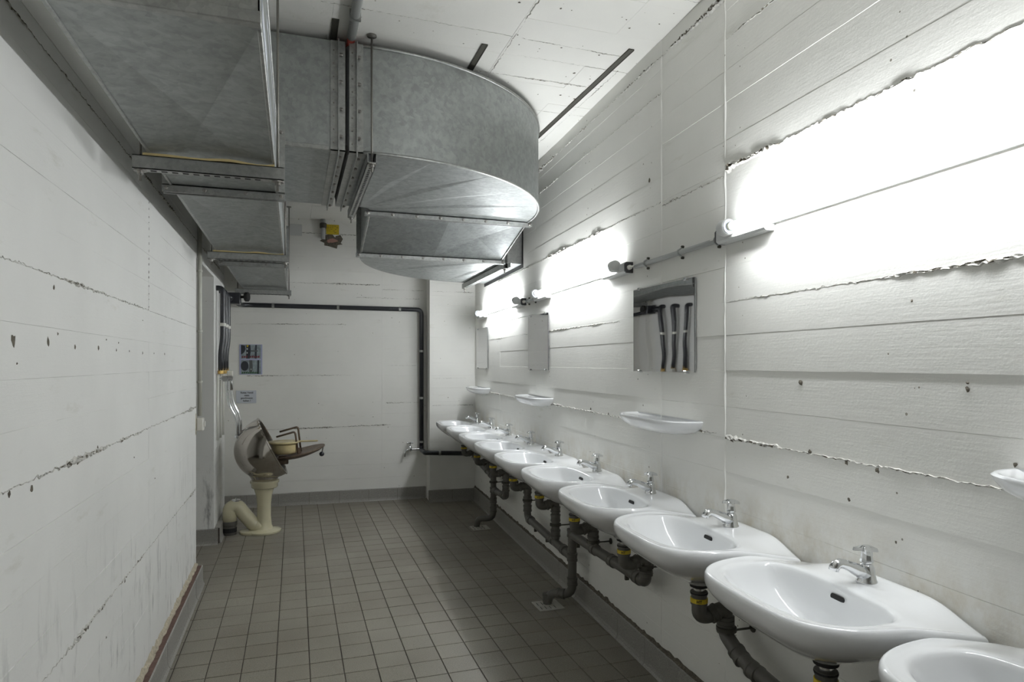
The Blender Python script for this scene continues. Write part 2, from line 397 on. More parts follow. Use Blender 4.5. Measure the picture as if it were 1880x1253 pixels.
for i, (s, h) in enumerate([(2.07, 2.0), (2.563, 1.3)]):      # vertical formwork ridges
    rnd = random.Random(i); bm = nb(); prev = None
    for k in range(61):
        z = 0.2+(ZC-0.22)*k/60; wv = 0.004+rnd.uniform(0, 0.003); of = 0.0012+rnd.uniform(0, 0.0025)
        cur = [bm.verts.new(RW(s-wv, -0.001, z)), bm.verts.new(RW(s+rnd.uniform(-.002, .002), of, z)), bm.verts.new(RW(s+wv, -0.001, z))]
        if prev:
            for q in range(2): bm.faces.new((prev[q], prev[q+1], cur[q+1], cur[q]))
        prev = cur
    link('formwork_ridge', bm, 'wall', wall_right)
rough_joint(wall_right, RW, 0.5, 6.4, ZC-0.075, 0.035, 0.016, 77, 0, 0.45)
bm = nb()
for i, (s, z, r) in enumerate([(1.66, 1.36, 0.010), (1.10, 1.36, 0.007), (1.10, 1.375, 0.004), (0.99, 1.20, 0.006), (2.68, 2.28, 0.012), (1.72, 1.05, 0.006), (1.46, 1.03, 0.007),
                                   (1.62, 1.145, 0.010), (1.47, 1.135, 0.009), (1.36, 1.13, 0.010), (3.4, 1.16, 0.009), (3.15, 1.15, 0.007), (2.9, 1.88, 0.005), (1.25, 1.58, 0.006), (1.3, 0.95, 0.004)]):
    blotch(bm, RW, s, z, r, 0.001, i)
link('surface_holes', bm, 'crumb_dark', wall_right)['kind'] = 'stuff'
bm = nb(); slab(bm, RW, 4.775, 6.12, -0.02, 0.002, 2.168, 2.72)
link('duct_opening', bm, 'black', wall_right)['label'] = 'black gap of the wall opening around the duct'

# left wall with the doorway
bm = nb()
boards(bm, LW, [(YN, DOOR0, 0, ZC), (DOOR0, DOOR1, DOORZ, ZC), (DOOR1, LEND, 0, ZC)], [-1.2, 0.6, 3.17, 5.9], 23, amp=0.0007)
slab(bm, LW, YN-0.3, DOOR0, -0.3, -0.0022, -0.1, ZC+0.2); slab(bm, LW, DOOR0, DOOR1, -0.3, -0.0022, DOORZ, ZC+0.2); slab(bm, LW, DOOR1, LEND, -0.3, -0.0022, -0.1, ZC+0.2)
wall_left = struct(link('wall_left', bm, 'wall_l'), 'white painted concrete wall with scuff marks and a doorway at its far end', 'wall')
for i, (a, b, z, wd, am, sl) in enumerate([(-0.5, 4.58, 0.62, 0.020, 0.008, 0), (0.2, 4.58, 1.14, 0.026, 0.010, 0), (0.2, 3.17, 1.651, 0.014, 0.006, 0), (3.2, 4.2, 1.65, 0.008, 0.003, 0), (-0.4, 6.3, 2.215, 0.024, 0.012, 0), (0.8, 4.5, 2.64, 0.016, 0.008, 0)]):
    rough_joint(wall_left, LW, a, b, z, wd, am, 200+i, sl, 0.25 if z < 2 else 0.7)
for i, (yy, zz, r) in enumerate([(1.741, 1.472, .019), (1.96, 1.476, .015), (2.175, 1.468, .011), (2.41, 1.47, .012), (2.63, 1.467, .008), (2.82, 1.468, .007), (3.05, 1.464, .008), (3.28, 1.466, .007), (3.53, 1.467, .008)]):
    bm = nb(); blotch(bm, LW, yy, zz, r, 0.0005, 40+i, 10, 1.15)
    link('drill_hole', bm, 'crumb_dark', wall_left)
bm = nb()
for i, (s, z, r) in enumerate([(2.03, 1.50, .005), (2.0, 1.62, .010), (1.76, 1.42, .004), (2.5, 1.50, .004), (2.66, 1.495, .004), (2.40, 1.15, .009), (1.85, 1.12, .010), (1.72, 1.13, .008), (2.75, 0.61, .012), (2.30, 0.615, .013), (3.05, 1.6, .004), (2.2, 1.13, .008), (3.3, 0.9, .004), (2.9, 1.05, .004), (2.5, 0.5, .005)]):
    blotch(bm, LW, s, z, r, 0.0008, 60+i)
link('surface_holes', bm, 'crumb_dark', wall_left)['kind'] = 'stuff'
# vertical formwork seam of the left wall
bm = nb(); rnd = random.Random(3)
for k in range(16):
    z = 1.66+0.03*k+rnd.uniform(0, .012); slab(bm, LW, 3.169, 3.1715+rnd.uniform(0, .0025), -0.002, 0.0008, z, z+rnd.uniform(.003, .012))
link('formwork_seam', bm, 'crumb_dark', wall_left)

# recess behind the last bit of the left wall, and the passage seen through the doorway
bm = nb(); box(bm, -1.0, -0.70, LEND, 7.3, -0.1, ZC+0.2); box(bm, -0.70, -0.645, 6.62, 6.76, 0, ZC)
struct(link('wall_recess', bm, 'wall'), 'narrow wall recess in the back left corner behind the black pipes', 'wall')
bm = nb(); box(bm, -2.0, -1.8, 3.8, 6.4, -0.1, ZC); box(bm, -1.8, -0.9, 3.6, 3.8, -0.1, ZC); box(bm, -1.8, -0.9, DOOR1+0.001, 5.9, -0.1, ZC); box(bm, -1.8, -0.9, 3.8, 5.6, 2.4, 2.6)
struct(link('wall_passage', bm, 'wall'), 'plain white passage walls behind the doorway of the left wall', 'wall')

# back wall with its pilaster
bm = nb()
def rows_back(z0, z1, rnd): 
    zs = [0.0, 0.1, 0.24, 0.38, 0.51, 0.63, 0.76, 0.9, 1.03, 1.17, 1.30, 1.43, 1.55, 1.69, 1.81, 1.93, 2.02, 2.12, 2.24, 2.36, 2.5, 2.62, 2.74, ZC]
    return [z0]+[z for z in zs if z0+0.01 < z < z1-0.01]+[z1]
boards(bm, BW, [(-0.9, 2.2, 0, ZC)], [0.86], 31, rowsfn=rows_back, amp=0.001)
slab(bm, BW, -1.0, 2.4, -0.3, -0.0022, -0.1, ZC+0.2)
wall_back = struct(link('wall_back', bm, 'wall'), 'white board-marked concrete end wall behind the steel bowl', 'wall')
for i, (a, b, z, wd, am, sl) in enumerate([(-0.5, 0.84, 2.235, 0.026, 0.013, 0), (0.86, 1.3, 2.19, 0.014, 0.007, 0), (-0.45, 0.55, 1.30, 0.013, 0.006, 0), (-0.3, 0.95, 0.76, 0.022, 0.010, 0.02), (-0.55, 0.5, 1.81, 0.010, 0.005, 0.01), (0.0, 1.2, 2.74, 0.022, 0.010, 0), (0.6, 1.25, 2.10, 0.012, 0.006, 0), (0.9, 1.25, 1.01, 0.010, 0.005, 0), (0.9, 1.22, 1.40, 0.008, 0.004, 0)]):
    rough_joint(wall_back, BW, a, b, z, wd, am, 300+i, sl)
PIL0, PILD = 1.325, 0.235
def PW(s, off, z): return BW(s, off+PILD, z)
bm = nb()
boards(bm, PW, [(PIL0, 1.86, 0, ZC)], [], 37, rowsfn=rows_back, amp=0.001)
slab(bm, BW, PIL0, 1.95, -0.01, PILD-0.0022, -0.05, ZC+0.1)
pil = struct(link('wall_pilaster', bm, 'wall'), 'shallow white concrete pilaster in the back right corner', 'wall')
for i, (a, b, z) in enumerate([(PIL0+.03, 1.78, 2.16), (PIL0+.03, 1.7, 1.27), (PIL0+.03, 1.78, 0.99)]):
    rough_joint(pil, PW, a, b, z, 0.012, 0.005, 330+i)
# wall behind the camera
bm = nb(); box(bm, -0.9, 1.6, YN-0.3, YN, -0.1, ZC+0.1)
struct(link('wall_front', bm, 'wall'), 'white concrete wall closing the room behind the viewer', 'wall')

# ceiling: boards run across the room
def CW(s, off, z): return Vector((z-1.2, s, ZC-off))
def rows_ceil(z0, z1, rnd): return [z0, 0.9, 1.35, 2.12, 2.55, z1]
bm = nb()
rnd = random.Random(5)
ys = [YN]
while ys[-1] < 7.1: ys.append(ys[-1]+rnd.choice([0.22, 0.26, 0.30, 0.33]))
boards(bm, CW, [(YN, 7.2, 0, 3.2)], ys, 41, amp=0.0009, rowsfn=rows_ceil, step=0.09)
box(bm, -1.3, 2.2, YN-0.3, 7.3, ZC+0.0022, ZC+0.25)
ceiling = struct(link('ceiling', bm, 'ceil'), 'white painted board-marked concrete ceiling above the ducts', 'ceiling')
def CX(s, off, z): return Vector((s, z, ZC-off))
for i, (a, b, z, sl) in enumerate([(0.1, 1.5, 2.72, 0.03), (0.85, 1.55, 3.12, 0.0), (0.9, 1.6, 2.25, 0), (1.1, 1.62, 3.5, 0.0), (0.2, 1.5, 1.9, 0), (1.0, 1.6, 2.9, 0.02)]):
    rough_joint(ceiling, CX, a, b, z, 0.014, 0.006, 400+i, sl)
def CY2(s, off, z): return Vector((z, s, ZC-off))
rough_joint(ceiling, CY2, 2.0, 3.6, 0.93, 0.012, 0.006, 420); rough_joint(ceiling, CY2, 2.9, 4.4, 1.53, 0.010, 0.005, 421)
bm = nb()
rnd = random.Random(8)
for i in range(26):
    blotch(bm, CX, rnd.uniform(0.8, 1.5), rnd.choice([2.5, 2.75, 3.05, 3.3])+rnd.gauss(0, .05), rnd.uniform(.003, .010), 0.0008, 500+i, 8)
link('surface_holes', bm, 'crumb_dark', ceiling)['kind'] = 'stuff'

# ------------------------------------------------------------------ floor: slab with single tiles
bm = nb(); box(bm, -2.0, 2.2, YN-0.3, 7.3, -0.25, -0.004)
floor = struct(link('floor', bm, 'grout'), 'brown grey square tiled floor with dark joints', 'floor')
T = 0.15; GX, GY = 0.067, 3.214
def clip_half(poly, n, d):
    out = []
    for i in range(len(poly)):
        p, q = poly[i], poly[(i+1) % len(poly)]
        a = p[0]*n[0]+p[1]*n[1]-d; b = q[0]*n[0]+q[1]*n[1]-d
        if a <= 0: out.append(p)
        if a*b < 0:
            t = a/(a-b); out.append((p[0]+(q[0]-p[0])*t, p[1]+(q[1]-p[1])*t))
    return out
rn = (math.cos(RA), -math.sin(RA)); rdv = rn[0]*RO.x-0.002
bn = (math.sin(RA), math.cos(RA)); bdv = bn[1]*BO.y-0.002
def tile_poly(i, j):
    g = 0.0022; x0, y0 = GX+i*T+g, GY+j*T+g; x1, y1 = x0+T-2*g, y0+T-2*g
    p = [(x0, y0), (x1, y0), (x1, y1), (x0, y1)]
    yc = (y0+y1)/2
    xl = XL if not (DOOR0 < yc < DOOR1) else -1.8
    if yc > LEND: xl = -0.70
    p = clip_half(p, rn, rdv)
    if len(p) > 2: p = clip_half(p, bn, bdv)
    if len(p) > 2: p = clip_half(p, (-1, 0), -xl)
    return p if len(p) > 2 and (max(q[0] for q in p)-min(q[0] for q in p)) > 0.008 and (max(q[1] for q in p)-min(q[1] for q in p)) > 0.008 else None
def add_tile(bm, p, ox=0, oy=0, z=0.0):
    c = (sum(q[0] for q in p)/len(p), sum(q[1] for q in p)/len(p))
    def ins(q, k=0.0016):
        dx, dy = c[0]-q[0], c[1]-q[1]; l = math.hypot(dx, dy); return (q[0]+dx/l*k, q[1]+dy/l*k)
    b = [bm.verts.new((q[0]-ox, q[1]-oy, -0.004)) for q in p]
    m_ = [bm.verts.new((q[0]-ox, q[1]-oy, -0.0012+z)) for q in p]
    t = [bm.verts.new((ins(q)[0]-ox, ins(q)[1]-oy, z)) for q in p]
    n = len(p); bm.faces.new(t)
    for k in range(n):
        bm.faces.new((b[k], b[(k+1) % n], m_[(k+1) % n], m_[k])); bm.faces.new((m_[k], m_[(k+1) % n], t[(k+1) % n], t[k]))
FW = Vector((math.sin(math.atan(399/1192)), math.cos(math.atan(399/1192)))); RT = Vector((FW.y, -FW.x))
single, rest = [], []
for i in range(-13, 13):
    for j in range(-39, 26):
        p = tile_poly(i, j)
        if not p: continue
        c = Vector((sum(q[0] for q in p)/len(p), sum(q[1] for q in p)/len(p)))
        dz = c.dot(FW); u = c.dot(RT)/dz if dz > 0.1 else 9
        inframe = dz > 2.8 and -0.80 < u < 0.24 and c.x > XL-0.02
        (single if inframe else rest).append((dz, i, j, p))
single.sort(key=lambda t: t[0])
rest += single[300:]; single = single[:300]
full_me = None
for dz, i, j, p in single:
    ox, oy = GX+i*T, GY+j*T
    full = len(p) == 4 and abs(max(q[0] for q in p)-min(q[0] for q in p)-(T-.0044)) < 1e-5 and abs(max(q[1] for q in p)-min(q[1] for q in p)-(T-.0044)) < 1e-5
    if full and full_me:
        o = bpy.data.objects.new('tile', full_me); COL.objects.link(o); o.parent = floor
    else:
        bm = nb(); add_tile(bm, p, ox, oy); o = link('tile', bm, 'tile', floor)
        if full: full_me = o.data
    o.location = (ox, oy, random.uniform(-0.0006, 0.0006))
bm = nb()
for dz, i, j, p in rest: add_tile(bm, p)
link('tile_field', bm, 'tile', floor)['kind'] = 'stuff'

# baseboards of single tiles
def baseboard(name, F, runs, label, h=0.135, th=0.014, step=0.30, extra=None):
    bm = nb()
    for (a, b) in runs: slab(bm, F, a, b, 0.001, th-0.003, 0.0, h-0.004)
    root = struct(link(name, bm, 'grout'), label, 'baseboard')
    rnd = random.Random(len(name)); 
    for (a, b) in runs:
        n = max(1, round((b-a)/step)); d = (b-a)/n
        for k in range(n):
            s0, s1 = a+k*d+0.0012, a+(k+1)*d-0.0012; o = th+rnd.uniform(-.0008, .0008); bm = nb()
            pr = [(0.002, 0.0005), (o+0.012, 0.0005), (o+0.004, 0.012), (o, 0.03), (o, h-0.006), (o-0.005, h), (0.002, h)]
            va = [bm.verts.new(F(s0, q[0], q[1])) for q in pr]; vb = [bm.verts.new(F(s1, q[0], q[1])) for q in pr]
            m_ = len(pr)
            for q in range(m_): bm.faces.new((va[q], va[(q+1) % m_], vb[(q+1) % m_], vb[q]))
            bm.faces.new(va); bm.faces.new(vb[::-1])
            link('baseboard_tile', bm, 'base', root)
    return root
bbr = baseboard('baseboard_right', RW, [(0.3, 6.60)], 'grey tiled baseboard along the wall under the washbasins')
bm = nb(); rnd = random.Random(6); prev = None
for k in range(260):
    sx_ = 0.4+6.15*k/259; cur = [bm.verts.new(RW(sx_, 0.0022, 0.146+abs(rnd.gauss(0, .006)))), bm.verts.new(RW(sx_, 0.006, 0.140)), bm.verts.new(RW(sx_, 0.0135+rnd.uniform(-.002, .002), 0.1365))]
    if prev:
        for q in range(2): bm.faces.new((prev[q], prev[q+1], cur[q+1], cur[q]))
    prev = cur
link('torn_gap', bm, 'crumb_dark', bbr)
bbl = baseboard('baseboard_left', LW, [(0.0, DOOR0), (DOOR1+0.02, LEND)], 'grey tiled baseboard with brown top edge along the left wall', h=0.125, th=0.040)
bm = nb(); rnd = random.Random(4); prev = None
for k in range(120):
    s = 0.2+(DOOR0-0.22)*k/119; cur = [bm.verts.new(LW(s, 0.0, 0.150+rnd.uniform(-.008, .012))), bm.verts.new(LW(s, 0.010+rnd.uniform(-.003, .004), 0.136+rnd.uniform(-.004, .004))), bm.verts.new(LW(s, 0.014+rnd.uniform(-.003, .003), 0.1275)), bm.verts.new(LW(s, 0.036, 0.1262))]
    if prev:
        for q in range(3):
            f = bm.faces.new((prev[q], prev[q+1], cur[q+1], cur[q])); f.material_index = 0 if q < 2 else 1
    prev = cur
link('adhesive_strip', bm, ['putty', 'brown'], bbl, recalc=False)
def JW(s, off, z): return Vector((s, DOOR1-off, z))
baseboard('baseboard_jamb', JW, [(-0.90, XL+0.03)], 'short grey baseboard at the foot of the doorway pillar', h=0.125, th=0.016, step=0.16)
baseboard('baseboard_back', BW, [(-0.74, PIL0-0.012)], 'grey tiled baseboard along the end wall', h=0.125, th=0.016)
baseboard('baseboard_pilaster', PW, [(PIL0-0.012, 1.80)], 'dark grey tiled baseboard around the corner pilaster', h=0.125, th=0.014)

# ------------------------------------------------------------------ ducts
def quadstrip(bm, a, b):
    for k in range(len(a)-1): bm.faces.new((a[k], a[k+1], b[k+1], b[k]))
def creased(bm, c0, c1, c2, c3, depth):
    """sheet panel with a cross-break: four triangles meeting in a slightly raised centre"""
    v = [bm.verts.new(p) for p in (c0, c1, c2, c3)]
    m_ = bm.verts.new((Vector(c0)+Vector(c1)+Vector(c2)+Vector(c3))/4+Vector(depth))
    for k in range(4): bm.faces.new((v[k], v[(k+1) % 4], m_))
def bolts_obj(parent, pts, axis, r=0.008, h=0.007, name='bolt'):
    me = None
    for p in pts:
        if me is None:
            bm = nb(); lathe(bm, [(r, 0), (r, h*0.7), (r*0.6, h)], 6, (0, 0, 0), axis)
            o = link(name, bm, 'bolt', parent); me = o.data
        else:
            o = bpy.data.objects.new(name, me); COL.objects.link(o); o.parent = parent
        o.location = p

# --- low duct along the left wall
MX0, MX1, MZ0, MZ1 = -0.455, -0.068, 2.115, 2.345
md = thing('ventilation_duct', 'long low galvanised duct running along the top of the left wall', 'duct', (0, 0, 0))
for (y0, y1) in [(1.43, 2.82), (2.82, 4.78), (4.78, 6.84)]:
    bm = nb()
    creased(bm, (MX0, y0, MZ0), (MX1, y0, MZ0), (MX1, y1, MZ0), (MX0, y1, MZ0), (0, 0, 0.020))
    for x in (MX0, MX1):
        creased(bm, (x, y0, MZ0), (x, y1, MZ0), (x, y1, MZ1), (x, y0, MZ1), (0.004, 0, 0))
    creased(bm, (MX0, y0, MZ1), (MX1, y0, MZ1), (MX1, y1, MZ1), (MX0, y1, MZ1), (0, 0, -0.004))
    s = link('duct_section', bm, 'zinc', md)
    for x in (MX0-0.004, MX1-0.006):
        for za, zb in ((MZ0-0.004, MZ0+0.012), (MZ1-0.010, MZ1+0.004)):
            bm = nb(); box(bm, x, x+0.010, y0+0.02, y1-0.02, za, zb, 0.002); link('edge_seam', bm, 'zinc2', s)
bm = nb(); box(bm, MX0+.004, MX1-.004, 1.434, 1.440, MZ0, MZ1); link('end_panel', bm, 'zinc2', md)
bm = nb(); box(bm, MX0-0.004, MX1+0.004, 1.412, 1.436, MZ0-0.004, MZ0+0.022, 0.002); link('end_hem', bm, 'zinc2', md)
for y in (2.80, 4.76):
    bm = nb(); t = 0.030
    for (a, b, c, d) in [(MX0-t, MX1+t, MZ0-t, MZ0), (MX0-t, MX1+t, MZ1, MZ1+t), (MX0-t, MX0, MZ0, MZ1), (MX1, MX1+t, MZ0, MZ1)]:
        box(bm, a, b, y, y+0.006, c, d); box(bm, a, b, y+0.034, y+0.040, c, d)
        if c < MZ0: box(bm, a, b, y, y+0.040, d-0.004, d)
    fl_ = link('flange', bm, 'zinc2', md)
    bolts_obj(fl_, [(x, y, z) for x in (MX0-.015, MX1+.015) for z in (MZ0-.015, MZ1+.015)]+[(MX0+.12, y, MZ0-.015), (MX0+.27, y, MZ0-.015)], (0, -1, 0))
for ya, yb, za, zb in ((1.50, 2.35, 2.16, 2.205), (1.75, 2.6, 2.27, 2.305)):
    bm = nb(); box(bm, MX1, MX1+0.002, ya, yb, za, zb); link('sealing_tape', bm, 'tape', md)
gr = nb(); box(gr, MX1, MX1+0.010, 5.35, 6.05, 2.145, 2.16); box(gr, MX1, MX1+0.010, 5.35, 6.05, 2.31, 2.325)
for y in (5.35, 5.69, 6.035): box(gr, MX1, MX1+0.010, y, y+0.015, 2.16, 2.31)
g = link('grille', gr, 'zinc2', md)
for k in range(6):
    bm = nb(); box(bm, MX1+0.001, MX1+0.009, 5.365, 6.035, 2.168+k*0.024, 2.178+k*0.024); link('louvre', bm, 'zinc2', g)
bm = nb(); box(bm, MX1, MX1+0.0015, 5.365, 6.035, 2.16, 2.31); link('grille_back', bm, 'black', g)

# --- big duct crossing the room, turning to the back and into the right wall
CZ0, CZ1, CY0, CY1 = 2.365, 2.845, 2.965, 4.0
EC = Vector((0.36, 4.08)); ER = EC.y-CY0; EI = 0.08
bd = thing('ventilation_duct', 'big galvanised duct with curved elbow turning into the right wall', 'duct', (0, 0, 0))
# straight first part
bm = nb(); x0, x1 = -0.54, 0.165
creased(bm, (x0, CY0, CZ0), (x1, CY0, CZ0), (x1, CY1, CZ0), (x0, CY1, CZ0), (0, 0, 0.008))
creased(bm, (x0, CY0, CZ0), (x1, CY0, CZ0), (x1, CY0, CZ1), (x0, CY0, CZ1), (0, 0.004, 0))
creased(bm, (x0, CY1, CZ0), (x1, CY1, CZ0), (x1, CY1, CZ1), (x0, CY1, CZ1), (0, -0.004, 0))
creased(bm, (x0, CY0, CZ1), (x1, CY0, CZ1), (x1, CY1, CZ1), (x0, CY1, CZ1), (0, 0, -0.006))
bm.faces.new([bm.verts.new(p) for p in ((x0, CY0, CZ0), (x0, CY1, CZ0), (x0, CY1, CZ1), (x0, CY0, CZ1))])
s = link('duct_section', bm, 'zinc', bd)
bm = nb(); box(bm, x0, x1-.02, CY0-0.006, CY0+0.006, CZ0-0.006, CZ0+0.014, 0.002); link('edge_seam', bm, 'zinc2', s)
# two angle-iron flanges with flexible canvas between
for k, (xa, xb) in enumerate([(0.150, 0.212), (0.230, 0.290)]):
    bm = nb(); t = 0.030
    web = xb-0.004 if k == 0 else xa
    # leg on the duct
    box(bm, xa, xb, CY0-0.006, CY0, CZ0-0.006, CZ1); box(bm, xa, xb, CY0-0.006, CY1+0.006, CZ0-0.006, CZ0-0.001); box(bm, xa, xb, CY1, CY1+0.006, CZ0-0.006, CZ1)
    # upright leg
    wm = (xa+xb)/2
    box(bm, wm, wm+0.005, CY0-t, CY0-0.006, CZ0-t, CZ1); box(bm, wm, wm+0.005, CY0-0.006, CY1+t, CZ0-t, CZ0-0.006); box(bm, wm, wm+0.005, CY1+0.006, CY1+t, CZ0-t, CZ1)
    f = link('flange', bm, 'zinc2', bd)
    bolts_obj(f, [(wm+0.005, CY0-0.018, z) for z in (2.42, 2.54, 2.66, 2.78)]+[(wm+0.005, CY0+0.05+0.155*q, CZ0-0.018) for q in range(7)], (1, 0, 0), 0.007, 0.016)
    bolts_obj(f, [(xa+0.013, CY0-0.006, CZ0+0.03+0.058*q) for q in range(8)], (0, -1, 0), 0.004, 0.003, 'rivet')
bm = nb(); prof = [(0.208, 0.0), (0.213, -0.025), (0.221, -0.04), (0.229, -0.025), (0.234, 0.0)]
rings = [[bm.verts.new((x, y, z)) for (y, z) in ((CY0-d, CZ1), (CY0-d, CZ0-d), ((CY0+CY1)/2, CZ0-d*1.6), (CY1+d, CZ0-d), (CY1+d, CZ1))] for x, d in prof]
for a, b in zip(rings, rings[1:]): quadstrip(bm, a, b)
link('canvas_sleeve', bm, 'flex', bd)
# big elbow
bm = nb(); NA = 20
def earc(r, k, n=NA):
    a = PI/2*k/n; return (EC.x+r*math.sin(a), EC.y-r*math.cos(a))
for zz, sgn in ((CZ0, 1), (CZ1, -1)):
    inn = [(0.27, CY1)]+[earc(EI, k) for k in range(NA+1)]
    out = [(0.27, CY0)]+[earc(ER, k) for k in range(NA+1)]
    A = [bm.verts.new((*p, zz)) for p in inn]; B = [bm.verts.new((*p, zz)) for p in out]
    Mi = []
    for k in range(NA+2):
        w_ = [0, 0.006, 0.0, 0.007, 0.0, 0.005][(k//4) % 6] if 0 < k < NA+1 else 0
        p = Vector((*inn[k], zz)).lerp(Vector((*out[k], zz)), 0.55); Mi.append(bm.verts.new(p+Vector((0, 0, w_*sgn))))
    quadstrip(bm, A, Mi); quadstrip(bm, Mi, B)
el = link('elbow_sheets', bm, 'zinc', bd)
for r, xs in ((ER, (0.27, CY0)), (EI, (0.27, CY1))):
    bm = nb(); P = [xs]+[earc(r, k, 40) for k in range(41)]
    quadstrip(bm, [bm.verts.new((*p, CZ0)) for p in P], [bm.verts.new((*p, CZ1)) for p in P])
    link('elbow_cheek', bm, 'zinc', bd, angle=40)
for zz in (CZ0, CZ1-0.004):
    bm = nb(); P = [(0.29, CY0, zz)]+[(*earc(ER, k, 40), zz) for k in range(41)]; tube(bm, P, 0.008, 6)
    link('edge_seam', bm, 'zinc2', el, smooth=True)
# flange A
AX0, AX1, AY = 0.44, EC.x+ER, 4.075
def rectflange(name, x0, x1, y, z0, z1, nbolt):
    bm = nb(); t = 0.030
    for (a, b, c, d) in [(x0-t, x1+t, z0-t, z0), (x0-t, x1+t, z1, z1+0.02), (x0-t, x0, z0, z1), (x1, x1+t, z0, z1)]:
        box(bm, a, b, y, y+0.006, c, d)
    box(bm, x0-t, x1+t, y, y+0.034, z0-0.005, z0)
    box(bm, x0-t, x1+t, y+0.030, y+0.036, z0-t, z0)
    f = link(name, bm, 'zinc2', bd)
    bolts_obj(f, [(x0-0.012+(x1-x0+0.024)*k/(nbolt-1), y, z0-0.016) for k in range(nbolt)], (0, -1, 0), 0.010, 0.008)
rectflange('flange', AX0, AX1, AY, CZ0, CZ1, 8)
# dropping transition
BX0, BX1, BY, BZ0, BZ1 = 0.44, 1.475, 4.66, 2.200, 2.70
bm = nb()
ay = AY+0.02
xm0, xm1 = (AX0+AX1)/2, (BX0+BX1)/2
creased(bm, (AX0, ay, CZ0), (xm0, ay, CZ0), (xm1, BY, BZ0), (BX0, BY, BZ0), (0, 0.004, 0.012)); creased(bm, (xm0, ay, CZ0), (AX1, ay, CZ0), (BX1, BY, BZ0), (xm1, BY, BZ0), (0, 0.006, 0.016))
creased(bm, (AX0, ay, CZ0), (BX0, BY, BZ0), (BX0, BY, BZ1), (AX0, ay, CZ1), (0.005, 0, 0)); creased(bm, (AX1, ay, CZ0), (BX1, BY, BZ0), (BX1, BY, BZ1), (AX1, ay, CZ1), (-0.005, 0, 0))
creased(bm, (AX0, ay, CZ1), (AX1, ay, CZ1), (BX1, BY, BZ1), (BX0, BY, BZ1), (0, 0, -0.005))
tr = link('transition_section', bm, 'zinc', bd)
for p, q in (((AX0, ay, CZ0), (BX0, BY, BZ0)), ((AX1, ay, CZ0), (BX1, BY, BZ0))):
    bm = nb(); tube(bm, [p, q], 0.008, 6); link('edge_seam', bm, 'zinc2', tr)
rectflange('flange', BX0, BX1, BY, BZ0, BZ1, 8)
# last elbow into the right wall (elliptic outer cheek)
EX = 1.66; WXE = 1.765
oc = [(EX-(EX-BX0)*math.cos(PI/2*k/24), BY+0.02+(6.09-BY-0.02)*math.sin(PI/2*k/24)) for k in range(25)]+[(WXE, 6.09)]
ic = [(EX-0.05-(EX-0.05-BX1)*math.cos(PI/2*k/24), BY+0.02+(4.80-BY-0.02)*math.sin(PI/2*k/24)) for k in range(25)]+[(WXE-0.07, 4.80)]
bm = nb()
for zz, sg in ((BZ0, 1), (BZ1, -1)):
    A = [bm.verts.new((*p, zz)) for p in ic]; B = [bm.verts.new((*p, zz)) for p in oc]
    Mi = [bm.verts.new(Vector((*ic[k], zz)).lerp(Vector((*oc[k], zz)), 0.5)+Vector((0, 0, sg*(0.008 if 3 < k < 10 or 14 < k < 20 else 0)))) for k in range(26)]
    quadstrip(bm, A, Mi); quadstrip(bm, Mi, B)
link('elbow_sheets', bm, 'zinc', bd)
for P in (ic, oc):
    bm = nb(); quadstrip(bm, [bm.verts.new((*p, BZ0)) for p in P], [bm.verts.new((*p, BZ1)) for p in P]); link('elbow_cheek', bm, 'zinc2', bd, angle=40)
bm = nb(); box(bm, 1.56, 1.60, 4.770, 4.80, 2.20, 2.70); box(bm, 1.578, 1.583, 4.76, 6.11, 2.165, 2.20)
link('flange', bm, 'zinc2', bd)

